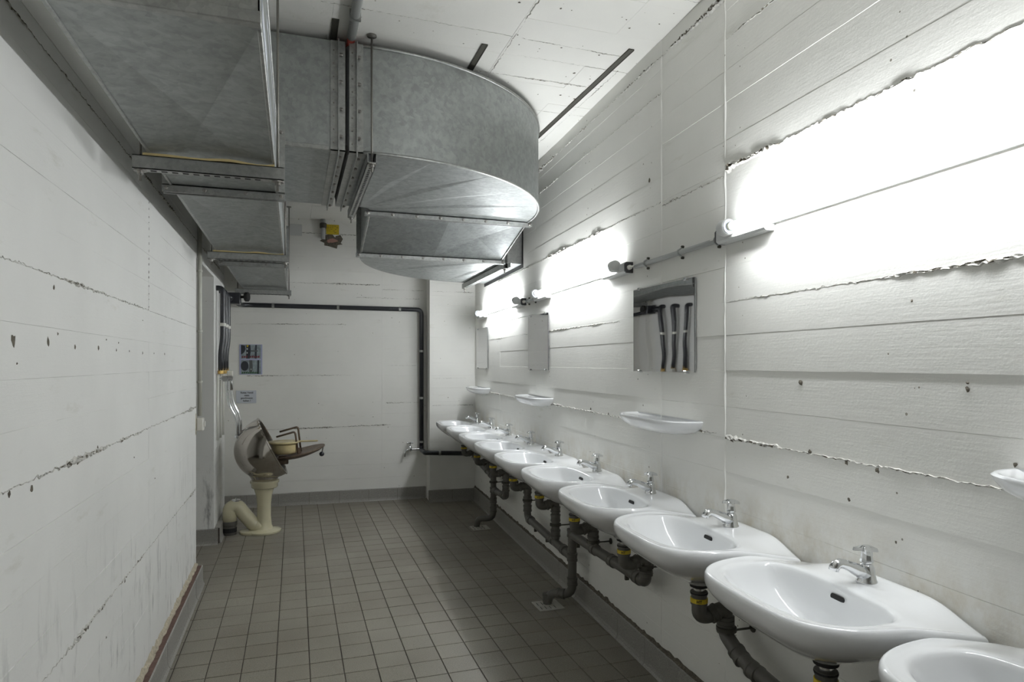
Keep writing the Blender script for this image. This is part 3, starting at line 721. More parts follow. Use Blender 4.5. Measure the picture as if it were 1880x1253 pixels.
# --- trapeze hangers
def hanger(a, b, ztop, label, felt=False, slots=True, gap=0.0, rodin=0.02):
    """perforated channel from a to b (xy), hung on two threaded rods from the ceiling"""
    a, b = Vector((*a, 0)), Vector((*b, 0)); L = (b-a).length; ang = math.atan2((b-a).y, (b-a).x)
    t = thing('duct_hanger', label, 'hanger', (a.x, a.y, ztop), ang, 'hangers carrying the ventilation ducts')
    bm = nb(); h, wd = 0.045, 0.040
    box(bm, 0, L, -wd/2, -wd/2+0.003, -h, 0); box(bm, 0, L, wd/2-0.003, wd/2, -h, 0); box(bm, 0, L, -wd/2, wd/2, -h, -h+0.003)
    box(bm, 0, L, -wd/2, -wd/2+0.01, -0.003, 0); box(bm, 0, L, wd/2-0.01, wd/2, -0.003, 0)
    link('channel', bm, 'zinc2', t)
    if slots:
        bm = nb(); n = int((L-0.10)/0.032)
        for k in range(n): box(bm, 0.05+k*0.032, 0.05+k*0.032+0.018, -0.006, 0.006, -h-0.0008, -h+0.001)
        link('slots', bm, 'black', t)['kind'] = 'stuff'
    for x in (rodin, L-rodin):
        bm = nb(); tube(bm, [(x, 0, -h-0.035), (x, 0, ZC-ztop)], 0.0045, 8); r = link('rod', bm, 'rod', t, smooth=True)
        bm = nb(); lathe(bm, [(0.010, -h-0.014), (0.010, -h-0.004), (0.020, -h-0.004), (0.020, -h)], 12, (x, 0, 0)); link('nut', bm, 'bolt', r, angle=30)
        bm = nb(); lathe(bm, [(0.010, ZC-ztop-0.012), (0.022, ZC-ztop-0.006), (0.022, ZC-ztop)], 12, (x, 0, 0)); link('ceiling_plate', bm, 'bolt', r, angle=30)
    if felt:
        bm = nb(); n = 14; P = []
        for k in range(n+1):
            x = 0.03+(L-0.06)*k/n; P.append((x, -wd/2+0.004, 0.004+0.006*math.sin(k*0.9)*(k/n)))
        for (p, q) in zip(P, P[1:]):
            v = [bm.verts.new(c) for c in ((p[0], -0.019, p[2]-.004), (q[0], -0.019, q[2]-.004), (q[0], -0.019, q[2]+.004), (p[0], -0.019, p[2]+.004), (p[0], 0.019, p[2]-.004), (q[0], 0.019, q[2]-.004), (q[0], 0.019, q[2]+.004), (p[0], 0.019, p[2]+.004))]
            for fq in [(0,1,2,3), (7,6,5,4), (3,2,6,7), (0,4,5,1)]: bm.faces.new([v[i] for i in fq])
        link('felt_strip', bm, 'wood', t)
    return t
hanger((-0.500, 2.405), (-0.036, 2.405), 2.100, 'nearest hanger channel with yellow strip under the long low duct', True)
hanger((-0.500, 4.32), (-0.036, 4.32), 2.100, 'middle hanger channel with yellow strip under the long low duct', True)
hanger((-0.510, 6.38), (-0.030, 6.38), 2.100, 'farthest hanger channel under the long low duct near the end wall', False)
hanger((0.325, 2.915), (0.325, 4.06), 2.352, 'perforated hanger channel under the big duct beside the canvas sleeve', False)
hanger((1.535, 4.74), (1.565, 6.15), 2.195, 'hanger channel under the duct end beside the right wall', False, rodin=0.03)

# --- rails cast into the ceiling and a grey pipe under it
for i, (x, y0, y1, lb) in enumerate([(1.482, 2.68, 4.6, 'long dark steel rail set in the ceiling near the right wall'), (0.824, 2.85, 4.4, 'short visible dark steel rail in the ceiling above the big elbow'), (0.165, 2.84, 4.2, 'dark steel rail in the ceiling above the canvas sleeve')]):
    bm = nb(); wv = 0.011
    box(bm, x-wv-.003, x-wv, y0, y1, ZC-0.006, ZC+0.002); box(bm, x+wv, x+wv+.003, y0, y1, ZC-0.006, ZC+0.002); box(bm, x-wv, x+wv, y0, y1, ZC-0.0035, ZC+0.002)
    tag(link('ceiling_rail', bm, 'darkmetal'), lb, 'rail', 'rails set in the ceiling')
t = thing('ceiling_pipe', 'grey pipe under the ceiling running to the canvas sleeve', 'pipe', (0, 0, 0))
bm = nb(); tube(bm, [(0.237, 1.2, ZC-0.022), (0.237, 2.93, ZC-0.022)], 0.020, 14); link('pipe', bm, 'conduit', t, smooth=True)
bm = nb(); tube(bm, [(0.237, 2.93, ZC-0.022), (0.237, 3.2, ZC-0.022)], 0.017, 12); link('red_joint', bm, 'red', t, smooth=True)
bm = nb(); box(bm, 0.214, 0.260, 2.74, 2.752, ZC-0.044, ZC); link('pipe_clamp', bm, 'zinc2', t)

# ------------------------------------------------------------------ lamps on the right wall
LZ = 1.897
def lamp(s0, s1, label, z=LZ):
    t = thing('fluorescent_lamp', label, 'lamp', RW(s0, 0, z), RROT, 'fluorescent tube lamps on the right wall')
    L = s1-s0
    bm = nb(); tube(bm, [(0.115, 0.058, 0.014), (L-0.115, 0.058, 0.014)], 0.013, 12, cap=False); link('tube', bm, 'tube', t, smooth=True)
    for e, sg in ((0.0, 1), (L, -1)):
        bm = nb(); tube(bm, [(e+sg*0.098, 0.058, 0.014), (e+sg*0.118, 0.058, 0.014)], 0.0135, 12); link('tube_cap', bm, 'tubecap', t, smooth=True)
        bm = nb(); lathe(bm, [(0.020, 0.002), (0.027, 0.004), (0.030, 0.012), (0.030, 0.044), (0.027, 0.048)], 24, (e+sg*0.055, 0.058, 0.014), (sg, 0, 0)); h = link('lamp_holder', bm, 'lampgrey', t, angle=40)
        bm = nb(); lathe(bm, [(0.026, 0.046), (0.026, 0.051), (0.015, 0.051), (0.015, 0.046)], 24, (e+sg*0.055, 0.058, 0.014), (sg, 0, 0)); link('rubber_ring', bm, 'ring', h)
        bm = nb()
        xa, xb = sorted((e-sg*0.004, e+sg*0.275)); pr = [(0.0, -0.030), (0.034, -0.030), (0.043, -0.022), (0.043, 0.016), (0.036, 0.024), (0.0, 0.024)]
        va = [bm.verts.new((xa, *p)) for p in pr]; vb = [bm.verts.new((xb, *p)) for p in pr]
        for k in range(6): bm.faces.new((va[k], va[(k+1) % 6], vb[(k+1) % 6], vb[k]))
        fa = bm.faces.new(va); fb = bm.faces.new(vb[::-1])
        hs = link('housing', bm, 'lampgrey', t)
        bm = nb(); xo = xa if sg > 0 else xb
        va = [bm.verts.new((xo-sg*0.010, *p)) for p in pr]; vb = [bm.verts.new((xo, *p)) for p in pr]
        for k in range(6): bm.faces.new((va[k], va[(k+1) % 6], vb[(k+1) % 6], vb[k]))
        bm.faces.new(va); bm.faces.new(vb[::-1]); link('end_plate', bm, 'lampdark', hs)
        bm = nb(); lathe(bm, [(0.012, 0.0), (0.012, 0.012), (0.006, 0.014), (0.004, 0.06)], 12, (xo-sg*0.010, 0.022, -0.004), (-sg, 0, 0)); link('cable_gland', bm, 'white_plastic', hs, angle=40)
    bm = nb(); box(bm, 0.27, L-0.27, 0.004, 0.016, -0.008, 0.004, 0.002); link('rail', bm, 'lampgrey', t)
    return t
lamp(0.53, 2.06, 'nearest lit fluorescent tube lamp, running out of the right picture edge')
lamp(2.865, 4.37, 'lit fluorescent tube lamp between the two nearer mirrors, middle one')
lamp(4.70, 6.25, 'farthest lit fluorescent tube lamp near the end wall corner')

def conduit(pts, clips, label, r=0.011, dz=-0.008):
    t = thing('conduit', label, 'conduit', RW(pts[0], 0, LZ+dz), RROT, 'conduits linking the lamps')
    L = pts[1]-pts[0]
    bm = nb(); tube(bm, [(0, 0.016, 0), (L, 0.016, 0)], r, 12); link('pipe', bm, 'conduit', t, smooth=True)
    for c in clips:
        x = c-pts[0]; bm = nb()
        tube(bm, [(x, 0.004, 0.022)]+[(x, 0.016+0.0135*math.cos(a), 0.0135*math.sin(a)) for a in [PI*0.4, 0.2*PI, 0, -0.2*PI, -PI*0.4]]+[(x, 0.004, -0.022)], 0.0035, 6); c_ = link('clip', bm, 'zinc2', t)
        for sg in (-1, 1):
            bm = nb(); lathe(bm, [(0.006, 0), (0.006, 0.010), (0.003, 0.012)], 8, (x, 0.001, sg*0.023), (0, 1, 0)); link('screw', bm, 'darkmetal', c_)
conduit((2.085, 2.79), [2.10, 2.37, 2.68], 'grey conduit with clips between the nearest and the middle lamp')
conduit((4.40, 4.63), [4.43, 4.59], 'short grey conduit between the middle and the farthest lamp')

# ------------------------------------------------------------------ mirrors and shelves
def mirror(s0, s1, z0, z1, label, warp=0.002, seed=0, turn=0.0):
    t = thing('mirror', label, 'mirror', RW(s0, 0.012, z0), RROT+math.radians(turn), 'metal mirrors over the washbasins')
    W, H = s1-s0, z1-z0; bm = nb(); n = 14; rnd = random.Random(seed); a, b, c = rnd.uniform(0, 6), rnd.uniform(0, 6), rnd.uniform(0, 6)
    g = [[bm.verts.new((W*i/n, warp*(math.sin(i/n*4+a)*0.6+math.sin(j/n*5+b)*0.5+math.sin((i+j)/n*6+c)*0.35), H*j/n)) for j in range(n+1)] for i in range(n+1)]
    for i in range(n):
        for j in range(n): bm.faces.new((g[i][j], g[i+1][j], g[i+1][j+1], g[i][j+1]))
    link('mirror_plate', bm, 'mirror', t, smooth=True)
    bm = nb(); box(bm, 0, W, -0.007, -0.003, 0, H); link('mirror_back', bm, 'zinc2', t)
    for x, z in ((0.06, 0), (W-0.06, 0), (0.06, H), (W-0.06, H)):
        bm = nb(); box(bm, x-0.009, x+0.009, -0.012, 0.007, z-0.006, z+0.006, 0.001); link('clip', bm, 'chrome', t)
mirror(2.268, 2.78, 1.384, 1.772, 'nearest metal mirror, reflecting black pipes and the duct', 0.0005, 5, 2.3)
mirror(4.13, 4.60, 1.374, 1.770, 'middle grey metal mirror below the middle lamp gap', 0.0003, 6)
mirror(5.94, 6.43, 1.374, 1.768, 'farthest grey metal mirror beside the corner pilaster', 0.0003, 7)

def shelf_mesh():
    """ceramic shelf: flat dished top with lip, boat shaped belly"""
    bm = nb(); W, D, n = 0.297, 0.150, 32
    def outl(k, sc):   # front outline from near end to far end
        a = PI*k/n; c, s_ = math.cos(a), math.sin(a)
        return (W*sc*math.copysign(abs(c)**0.62, c), D*sc*abs(s_)**0.70)
    rings = []
    for sc, z in [(0.0, -0.006), (0.90, -0.006), (0.945, -0.001), (0.975, 0.001), (1.0, -0.004), (0.985, -0.014), (0.93, -0.032), (0.80, -0.050), (0.58, -0.063), (0.30, -0.068), (0.0, -0.069)]:
        r = []
        for k in range(n+1):
            x, y = outl(k, max(sc, 0.02)); r.append(bm.verts.new((x, y+0.001, z)))
        rings.append(r)
    for a, b in zip(rings, rings[1:]): quadstrip(bm, a, b)
    for a, b in zip(rings, rings[1:]): 
        bm.faces.new((a[0], b[0], b[-1], a[-1]))
    bmesh.ops.remove_doubles(bm, verts=bm.verts, dist=1e-6)
    return bm
sh = link('wall_shelf', shelf_mesh(), 'ceramic', None, angle=60)
tag(sh, 'white ceramic wall shelf cut off by the right picture edge', 'shelf', 'ceramic shelves below the mirrors')
sh.location = RW(0.70, 0, 1.192); sh.rotation_euler = (0, 0, RROT)
for s, lb in ((2.515, 'white ceramic wall shelf below the nearest mirror'), (4.345, 'white ceramic wall shelf below the middle mirror'), (6.165, 'white ceramic wall shelf below the farthest mirror by the pilaster')):
    o = sh.copy(); COL.objects.link(o); o.location = RW(s, 0, 1.187); o['label'] = lb

# ------------------------------------------------------------------ washbasins
RIM = 0.850
def basin_rings():
    n = 64; W, D = 0.290, 0.462
    def outline(k, sc=1.0, back=0.002):
        a = 2*PI*k/n; c, s_ = math.cos(a), math.sin(a)
        x = W*math.copysign(abs(c)**0.52, c)
        y = 0.03+(D-0.03)*abs(s_)**0.52 if s_ >= 0 else 0.03-0.028*abs(s_)**0.3
        return Vector((x*sc, max(back, 0.22+(y-0.22)*sc)))
    def opening(k, sc=1.0):
        a = 2*PI*k/n; c, s_ = math.cos(a), math.sin(a)
        yc = 0.262; fr, bk = 0.158, 0.105
        x = 0.228*math.copysign(abs(c)**0.72, c)
        y = yc+(fr*abs(s_)**0.75 if s_ >= 0 else -bk*abs(s_)**0.55)
        return Vector((x*sc, yc+(y-yc)*sc))
    def drop(p):
        f = max(0.0, min(1.0, (abs(p.x)/W-0.42)/0.58)); g = max(0.0, min(1.0, 1-(p.y-0.02)/0.20))
        return 0.040*f*f*(3-2*f)*g
    rings = []
    def ring(fn, z, use_drop=True, wob=None):
        r = []
        for k in range(n):
            p = fn(k); r.append((p.x, p.y, z-(drop(p) if use_drop else 0)))
        rings.append(r)
    cx = Vector((0, 0.215))
    ring(lambda k: cx+Vector((0.022*math.cos(2*PI*k/n), 0.022*math.sin(2*PI*k/n))), 0.708, False)
    ring(lambda k: cx+Vector((0, 0.012))+(opening(k)-Vector((0, 0.262)))*0.36, 0.715, False)
    ring(lambda k: Vector((0, 0.240))+(opening(k)-Vector((0, 0.262)))*0.66, 0.738, False)
    ring(lambda k: Vector((0, 0.252))+(opening(k)-Vector((0, 0.262)))*0.86, 0.785, False)
    ring(lambda k: opening(k, 0.955), 0.826, False)
    ring(lambda k: opening(k, 0.99), 0.8405, False)
    ring(lambda k: opening(k, 1.04), 0.8455, False)
    ring(lambda k: opening(k, 1.06).lerp(outline(k), 0.40), 0.8440)
    ring(lambda k: opening(k, 1.06).lerp(outline(k), 0.70), 0.8485)
    ring(lambda k: outline(k, 0.965), 0.850)
    ring(lambda k: outline(k, 0.993), 0.843)
    ring(lambda k: outline(k, 1.0), 0.828)
    ring(lambda k: outline(k, 0.985), 0.806)
    ring(lambda k: outline(k, 0.91), 0.782, False)
    ring(lambda k: outline(k, 0.68), 0.738, False)
    ring(lambda k: Vector((0, 0.20))+(outline(k, 0.38)-Vector((0, 0.20)))*0.95, 0.695, False)
    ring(lambda k: Vector((0, 0.20))+Vector((0.048*math.cos(2*PI*k/n), 0.048*math.sin(2*PI*k/n))), 0.672, False)
    ring(lambda k: Vector((0, 0.20))+Vector((0.040*math.cos(2*PI*k/n), 0.040*math.sin(2*PI*k/n))), 0.652, False)
    return rings
def make_basin():
    t = thing('washbasin', '', 'washbasin', (0, 0, 0), RROT, 'row of washbasins on the right wall')
    bm = nb(); R = [[bm.verts.new(p) for p in r] for r in basin_rings()]; n = len(R[0])
    for a, b in zip(R, R[1:]):
        for k in range(n): bm.faces.new((a[k], a[(k+1) % n], b[(k+1) % n], b[k]))
    bm.faces.new(R[0]); bm.faces.new(R[-1])
    link('basin', bm, 'ceramic', t, smooth=True, sub=1)
    bm = nb(); lathe(bm, [(0.020, 0), (0.020, 0.004), (0.012, 0.005), (0.010, 0.002)], 20, (0, 0.215, 0.7085)); link('drain', bm, 'chrome', t, angle=40)
    # overflow slot on the rear slope of the bowl
    bm = nb(); v = []
    for k in range(20):
        a = 2*PI*k/20; x = 0.0165*math.copysign(1, math.cos(a)) if abs(math.cos(a)) > 1e-6 else 0
        v.append((math.cos(a)*0.006+(0.016 if math.cos(a) > 0 else -0.016), math.sin(a)*0.0065))
    y0, z0_ = 0.1635, 0.812; d = Vector((0, -0.35, 1)).normalized(); nrm = Vector((0, 1, 0.35)).normalized()
    f1 = [bm.verts.new(Vector((p[0], y0, z0_))+d*p[1]+nrm*0.0035) for p in v]; f0 = [bm.verts.new(Vector((p[0], y0, z0_))+d*p[1]-nrm*0.004) for p in v]
    bm.faces.new(f1)
    for k in range(20): bm.faces.new((f1[k], f1[(k+1) % 20], f0[(k+1) % 20], f0[k]))
    link('overflow', bm, 'ink', t)
    # pillar tap
    fy, fz = 0.072, 0.8455
    bm = nb()
    for prof in [[(0.0262, 0), (0.0262, 0.004), (0.0235, 0.008), (0.0205, 0.024), (0.0185, 0.040), (0.015, 0.047), (0.011, 0.049), (0.011, 0.053)]]:
        lathe(bm, prof, 24, (0, fy, fz))
    fa = link('faucet', bm, 'chrome', t, angle=50)
    bm = nb(); P = [(0, fy+0.004, fz+0.022), (0, fy+0.035, fz+0.036), (0, fy+0.065, fz+0.050), (0, fy+0.086, fz+0.056), (0, fy+0.096, fz+0.053), (0, fy+0.102, fz+0.046), (0, fy+0.105, fz+0.038)]
    tube(bm, P, [0.0205, 0.0165, 0.0130, 0.0130, 0.0130, 0.0130, 0.0126], 16); link('spout', bm, 'chrome', fa, smooth=True)
    bm = nb(); lathe(bm, [(0.016, 0.052), (0.0165, 0.055), (0.0145, 0.062), (0.0125, 0.080)], 8, (0, fy, fz), capbot=True)
    # three-winged handle
    c = Vector((0, fy, fz)); m_ = 24; top = []; bot = []
    for k in range(m_):
        a = 2*PI*k/m_; lob = (0.5+0.5*math.cos(3*(a-0.5)))**1.3; r = 0.0125+0.0225*lob
        bot.append(bm.verts.new(c+Vector((r*math.cos(a), r*math.sin(a), 0.081-0.004*lob)))); top.append(bm.verts.new(c+Vector((r*0.93*math.cos(a), r*0.93*math.sin(a), 0.090-0.004*lob))))
    mid = [bm.verts.new(c+Vector((0.010*math.cos(2*PI*k/m_), 0.010*math.sin(2*PI*k/m_), 0.0955))) for k in range(m_)]
    for k in range(m_):
        q = (k+1) % m_; bm.faces.new((bot[k], bot[q], top[q], top[k])); bm.faces.new((top[k], top[q], mid[q], mid[k]))
    bm.faces.new(mid); bm.faces.new(bot[::-1])
    link('handle', bm, 'chrome', fa, angle=35)
    bm = nb(); lathe(bm, [(0.0165, 0.60), (0.019, 0.615), (0.019, 0.650)], 20, (0, 0.20, 0)); link('tailpiece', bm, 'chrome', t, angle=40)
    bm = nb(); lathe(bm, [(0.022, 0.642), (0.031, 0.646), (0.033, 0.656)], 20, (0, 0.20, 0)); link('rubber_washer', bm, 'black', t, angle=40)
    return t
proto = make_basin()
SINKS = [0.72, 1.322, 1.925, 2.53, 3.133, 3.738, 4.342, 4.94, 5.535, 6.13]
ORD = ['washbasin cut off by the lower right picture corner', 'nearest fully visible washbasin, second in the row from the viewer', 'third washbasin from the viewer, left of a bare wall seam', 'fourth washbasin from the viewer, below the nearest mirror', 'fifth washbasin from the viewer, before the first floor drain', 'sixth washbasin from the viewer, fifth from the end wall', 'fourth washbasin counted from the end wall, under the middle mirror', 'third washbasin counted from the end wall', 'second washbasin counted from the end wall', 'farthest washbasin in the corner beside the pilaster']
for i, s in enumerate(SINKS):
    o = proto if i == 0 else copy_tree(proto)
    o.location = RW(s, 0, 0); o['label'] = 'white ceramic '+ORD[i]

# ------------------------------------------------------------------ grey waste pipes below the basins (local frame of the right wall)
def ht_label(parent, x, y, z, r=0.0292):
    bm = nb(); lathe(bm, [(r, -0.008), (r+0.0006, -0.0075), (r+0.0006, 0.0075), (r, 0.008)], 20, (x, y, z)); lb = link('label_band', bm, 'yellow', parent, smooth=False)
    me = HT.get('me')
    if me is None:
        me = clipped_text('HT', 0.0145); me.materials.clear(); me.materials.append(M['ink'])
        for v in me.vertices:
            a = v.co.x/(r+0.001); rr = r+0.0012+v.co.z
            v.co = Vector((math.cos(a)*rr*1.0, math.sin(a)*rr, v.co.y))
        HT['me'] = me
    o = bpy.data.objects.new('lettering', me); COL.objects.link(o); o.parent = lb; o.location = (x, y, z); o.rotation_euler = (0, 0, math.radians(150))
HT = {}
def socket(bm, p, d, r=0.031, L=0.045):
    d = Vector(d).normalized(); p = Vector(p)
    lathe(bm, [(r-0.005, -0.002), (r, 0.0), (r, L*0.25), (r-0.002, L*0.28), (r-0.002, L*0.72), (r, L*0.75), (r, L), (r-0.005, L+0.002)], 16, p, d)
def trap(root, x, name='trap'):
    """sleeve, elbow towards the wall and down again"""
    bm = nb()
    tube(bm, bend([(x, 0.20, 0.628), (x, 0.20, 0.545), (x, 0.165, 0.538), (x, 0.095, 0.566), (x, 0.095, 0.50)], 0.045, 5), 0.0255, 16)
    socket(bm, (x, 0.20, 0.585), (0, 0, 1), 0.0292, 0.045); socket(bm, (x, 0.158, 0.541), (0, -0.92, 0.37), 0.031, 0.030); socket(bm, (x, 0.095, 0.498), (0, 0, 1), 0.031, 0.035)
    tp = link(name, bm, 'pvc', root, angle=45)
    ht_label(tp, x, 0.20, 0.600)
    bm = nb(); lathe(bm, [(0.0302, 0.6225), (0.0302, 0.627), (0.019, 0.629)], 20, (x, 0.20, 0)); link('rubber_seal', bm, 'black', tp)
    return tp
def valve(root_label, x):
    t = thing('angle_valve', root_label, 'valve', RW(x, 0, 0.60), RROT, 'angle valves under the washbasins')
    bm = nb(); tube(bm, [(-0.035, 0.0, 0), (-0.035, 0.085, 0)], 0.009, 10); lathe(bm, [(0.022, 0), (0.022, 0.004)], 14, (-0.035, 0.001, 0), (0, 1, 0)); link('body', bm, 'chrome', t, angle=50)
    bm = nb(); lathe(bm, [(0.013, 0), (0.015, 0.004), (0.015, 0.022), (0.011, 0.026)], 8, (-0.035, 0.085, 0), (0, 1, 0)); link('knob', bm, 'chrome', t, angle=40)
    bm = nb(); tube(bm, bend([(-0.035, 0.06, 0), (-0.035, 0.06, 0.07), (-0.01, 0.07, 0.14), (0, 0.072, 0.20)], 0.03), 0.006, 8); link('supply_tube', bm, 'chrome', t, smooth=True)
def pipe(root, pts, r=0.0255, rad=0.05, sockets=(), name='pipe'):
    bm = nb(); tube(bm, bend(pts, rad, 5), r, 16)
    for p, d in sockets: socket(bm, p, d)
    return link(name, bm, 'pvc', root, angle=45)
def clamp(root, x, y, z):
    bm = nb(); lathe(bm, [(0.033, -0.008), (0.035, -0.007), (0.035, 0.007), (0.033, 0.008)], 18, (x, y, z), (0, 0, 1)); tube(bm, [(x-0.02, y, z), (x-0.02, 0.002, z)], 0.004, 8); lathe(bm, [(0.016, 0), (0.016, 0.004), (0.008, 0.006)], 12, (x-0.02, 0.001, z), (0, 1, 0))
    link('pipe_clamp', bm, 'darkmetal', root, angle=40)
PY = 0.095
# group near: basins 1-3
t = thing('drain_pipe', 'grey waste pipe of the nearest three basins slanting out of the picture', 'pipe', RW(0, 0, 0), RROT, 'grey plastic waste pipes')
for s in SINKS[:3]: trap(t, s)
pipe(t, [(SINKS[2], PY, 0.51), (SINKS[2], PY, 0.468), (SINKS[2]-0.10, PY+0.004, 0.425), (1.40, PY+0.004, 0.385), (0.25, PY+0.004, 0.36)], rad=0.06, sockets=[((SINKS[2], PY, 0.475), (0, 0, 1)), ((SINKS[2]-0.065, PY+.003, 0.440), (-0.9, 0, -0.4)), ((SINKS[2]-0.15, PY+.004, 0.415), (-1, 0, -.08))])
for s in SINKS[:2]: pipe(t, [(s, PY, 0.51), (s, PY, 0.375)], sockets=[((s, PY, 0.40), (0, 0, 1))], name='riser')
clamp(t, SINKS[2]-0.005, PY, 0.490); clamp(t, SINKS[1], PY, 0.46)
bm = nb(); box(bm, 1.05, 1.13, 0.03, 0.10, 0.585, 0.655, 0.004); link('holder_block', bm, 'white_plastic', t)
# group middle: basins 4-7 to the first floor drain
t = thing('drain_pipe', 'branched grey waste pipe ending over the nearer floor drain', 'pipe', RW(0, 0, 0), RROT, 'grey plastic waste pipes')
for s in SINKS[3:7]: trap(t, s)
ST = 3.445
pipe(t, [(SINKS[3], PY, 0.51), (SINKS[3], PY, 0.455), (SINKS[3]+0.06, PY, 0.452), (ST, PY, 0.432)], sockets=[((SINKS[3]+0.05, PY, 0.452), (1, 0, -0.02)), ((SINKS[3], PY, 0.485), (0, 0, 1)), ((2.86, PY, 0.445), (1, 0, -0.02)), ((3.09, PY, 0.44), (1, 0, -.02))], name='collector')
pipe(t, [(SINKS[4], PY, 0.51), (SINKS[4], PY, 0.44)], sockets=[((SINKS[4], PY, 0.46), (0, 0, 1))], name='riser')
pipe(t, [(SINKS[5], PY, 0.51), (SINKS[5], PY, 0.33)], sockets=[((SINKS[5], PY, 0.345), (0, 0, 1)), ((SINKS[5], PY, 0.44), (0, 0, 1))], name='riser')
pipe(t, [(SINKS[6], PY, 0.51), (SINKS[6], PY, 0.335), (SINKS[6]-0.06, PY, 0.325), (ST, PY, 0.30)], sockets=[((SINKS[6], PY, 0.37), (0, 0, 1)), ((SINKS[6], PY, 0.43), (0, 0, 1)), ((SINKS[6]-0.05, PY, 0.325), (-1, 0, -.02)), ((3.80, PY, 0.314), (-1, 0, -.02)), ((3.60, PY, 0.307), (-1, 0, -.02))], name='collector')
pipe(t, [(ST, PY, 0.455), (ST, PY, 0.085), (ST+0.09, PY+0.10, 0.075), (ST+0.115, PY+0.115, 0.002)], sockets=[((ST, PY, 0.28), (0, 0, 1)), ((ST, PY, 0.42), (0, 0, 1)), ((ST, PY, 0.14), (0, 0, 1)), ((ST+0.03, PY+0.035, 0.081), (0.66, 0.75, 0)), ((ST+0.112, PY+0.113, 0.02), (0, 0, 1))], rad=0.06, name='stack')
for s, z in ((SINKS[3], 0.525), (SINKS[4], 0.475), (SINKS[5], 0.42), (SINKS[6], 0.45)): clamp(t, s, PY, z)
for x, z in ((2.72, 0.425), (3.35, 0.405), (4.15, 0.295), (3.9, 0.29)):
    bm = nb(); box(bm, x-0.006, x+0.006, PY-0.008, PY+0.010, z-0.022, z+0.004); link('pipe_saddle', bm, 'darkmetal', t)
# group far: basins 8-10 to the second floor drain
t = thing('drain_pipe', 'far grey waste pipe ending over the rear floor drain', 'pipe', RW(0, 0, 0), RROT, 'grey plastic waste pipes')
for s in SINKS[7:]: trap(t, s)
ST2 = 5.36
pipe(t, [(SINKS[7], PY, 0.51), (SINKS[7], PY, 0.355), (SINKS[7]+0.05, PY, 0.352), (ST2, PY, 0.33)], sockets=[((SINKS[7], PY, 0.40), (0, 0, 1)), ((SINKS[7]+0.05, PY, 0.352), (1, 0, 0)), ((ST2-0.12, PY, 0.335), (1, 0, 0))], name='collector')
pipe(t, [(SINKS[9], PY, 0.51), (SINKS[9]-0.02, PY, 0.50), (ST2, PY, 0.445)], sockets=[((SINKS[8]+.06, PY, 0.465), (-1, 0, -.07)), ((ST2+0.1, PY, 0.452), (-1, 0, -.07))], name='collector')
pipe(t, [(SINKS[8], PY, 0.51), (SINKS[8], PY, 0.455)], name='riser')
pipe(t, [(ST2, PY, 0.47), (ST2, PY, 0.085), (ST2+0.07, PY+0.115, 0.075), (ST2+0.085, PY+0.13, 0.002)], sockets=[((ST2, PY, 0.31), (0, 0, 1)), ((ST2, PY, 0.22), (0, 0, 1)), ((ST2, PY, 0.14), (0, 0, 1))], rad=0.06, name='stack')
clamp(t, SINKS[7], PY, 0.47); clamp(t, ST2, PY, 0.40)
VO = ['first', 'second', 'third', 'fourth', 'fifth', 'sixth', 'seventh', 'eighth', 'ninth', 'tenth']
for i, s in enumerate(SINKS): valve('chrome angle valve under the %s washbasin from the viewer' % VO[i], s-0.02)

# floor drains
def floor_drain(cx, cy, label):
    t = thing('floor_drain', label, 'floor drain', (cx, cy, 0), 0, 'white slotted floor drains')
    bm = nb(); a = 0.075; sl = []
    xs = [-a, -0.058, -0.050, -0.030, -0.022, -0.002, 0.006, 0.026, 0.034, 0.054, a]; ysr = [-a, -0.055, -0.008, 0.008, 0.055, a]
    for i in range(len(xs)-1):
        for j in range(len(ysr)-1):
            hole = i in (1, 3, 5, 7) and j in (1, 3)
            if not hole: box(bm, xs[i], xs[i+1], ysr[j], ysr[j+1], 0.0005, 0.0055)
    bmesh.ops.remove_doubles(bm, verts=bm.verts, dist=1e-5)
    link('grate', bm, 'drainwhite', t)
    bm = nb(); box(bm, -a, a, -a, a, 0.0004, 0.0015); link('drain_pit', bm, 'black', t)
floor_drain(1.407, 3.54, 'white slotted floor drain under the nearer grey stack pipe')
floor_drain(1.515, 5.395, 'white slotted floor drain under the rear grey stack pipe')

# ------------------------------------------------------------------ bedpan washer by the doorway
t = thing('bedpan_washer', 'polished steel hemispherical bowl with open lid on a cream ceramic pedestal', 'bedpan washer', (-0.285, 5.86, 0), 0)
HX, VZ = 0.00427, 0.00458
bm = nb()   # pedestal foot and column
lathe(bm, [(0.005, 0.0), (0.135, 0.0), (0.140, 0.008), (0.138, 0.018), (0.120, 0.024), (0.075, 0.032), (0.062, 0.06), (0.055, 0.14), (0.056, 0.24), (0.064, 0.31), (0.078, 0.36), (0.084, 0.378)], 32, (0.04, 0, 0))
lathe(bm, [(0.098, 0.374), (0.106, 0.382), (0.107, 0.410), (0.116, 0.418), (0.117, 0.436), (0.100, 0.44)], 32, (0.045, 0, 0))
lathe(bm, [(0.005, 0.0), (0.10, 0.0), (0.104, 0.008), (0.102, 0.020), (0.085, 0.026), (0.005, 0.028)], 28, (-0.05, 0, 0))
for f in bm.verts: pass
link('pedestal', bm, 'cream', t, angle=50)
bm = nb(); P = bend([(0.03, 0, 0.055), (-0.03, 0, 0.055), (-0.115, 0, 0.16), (-0.165, 0, 0.235), (-0.225, 0, 0.225), (-0.228, 0, 0.10)], 0.09, 6)
tube(bm, P, [0.060 if i < 4 else 0.056 for i in range(len(P))], 24)
tr_ = link('trap_bend', bm, 'cream', t, smooth=True)
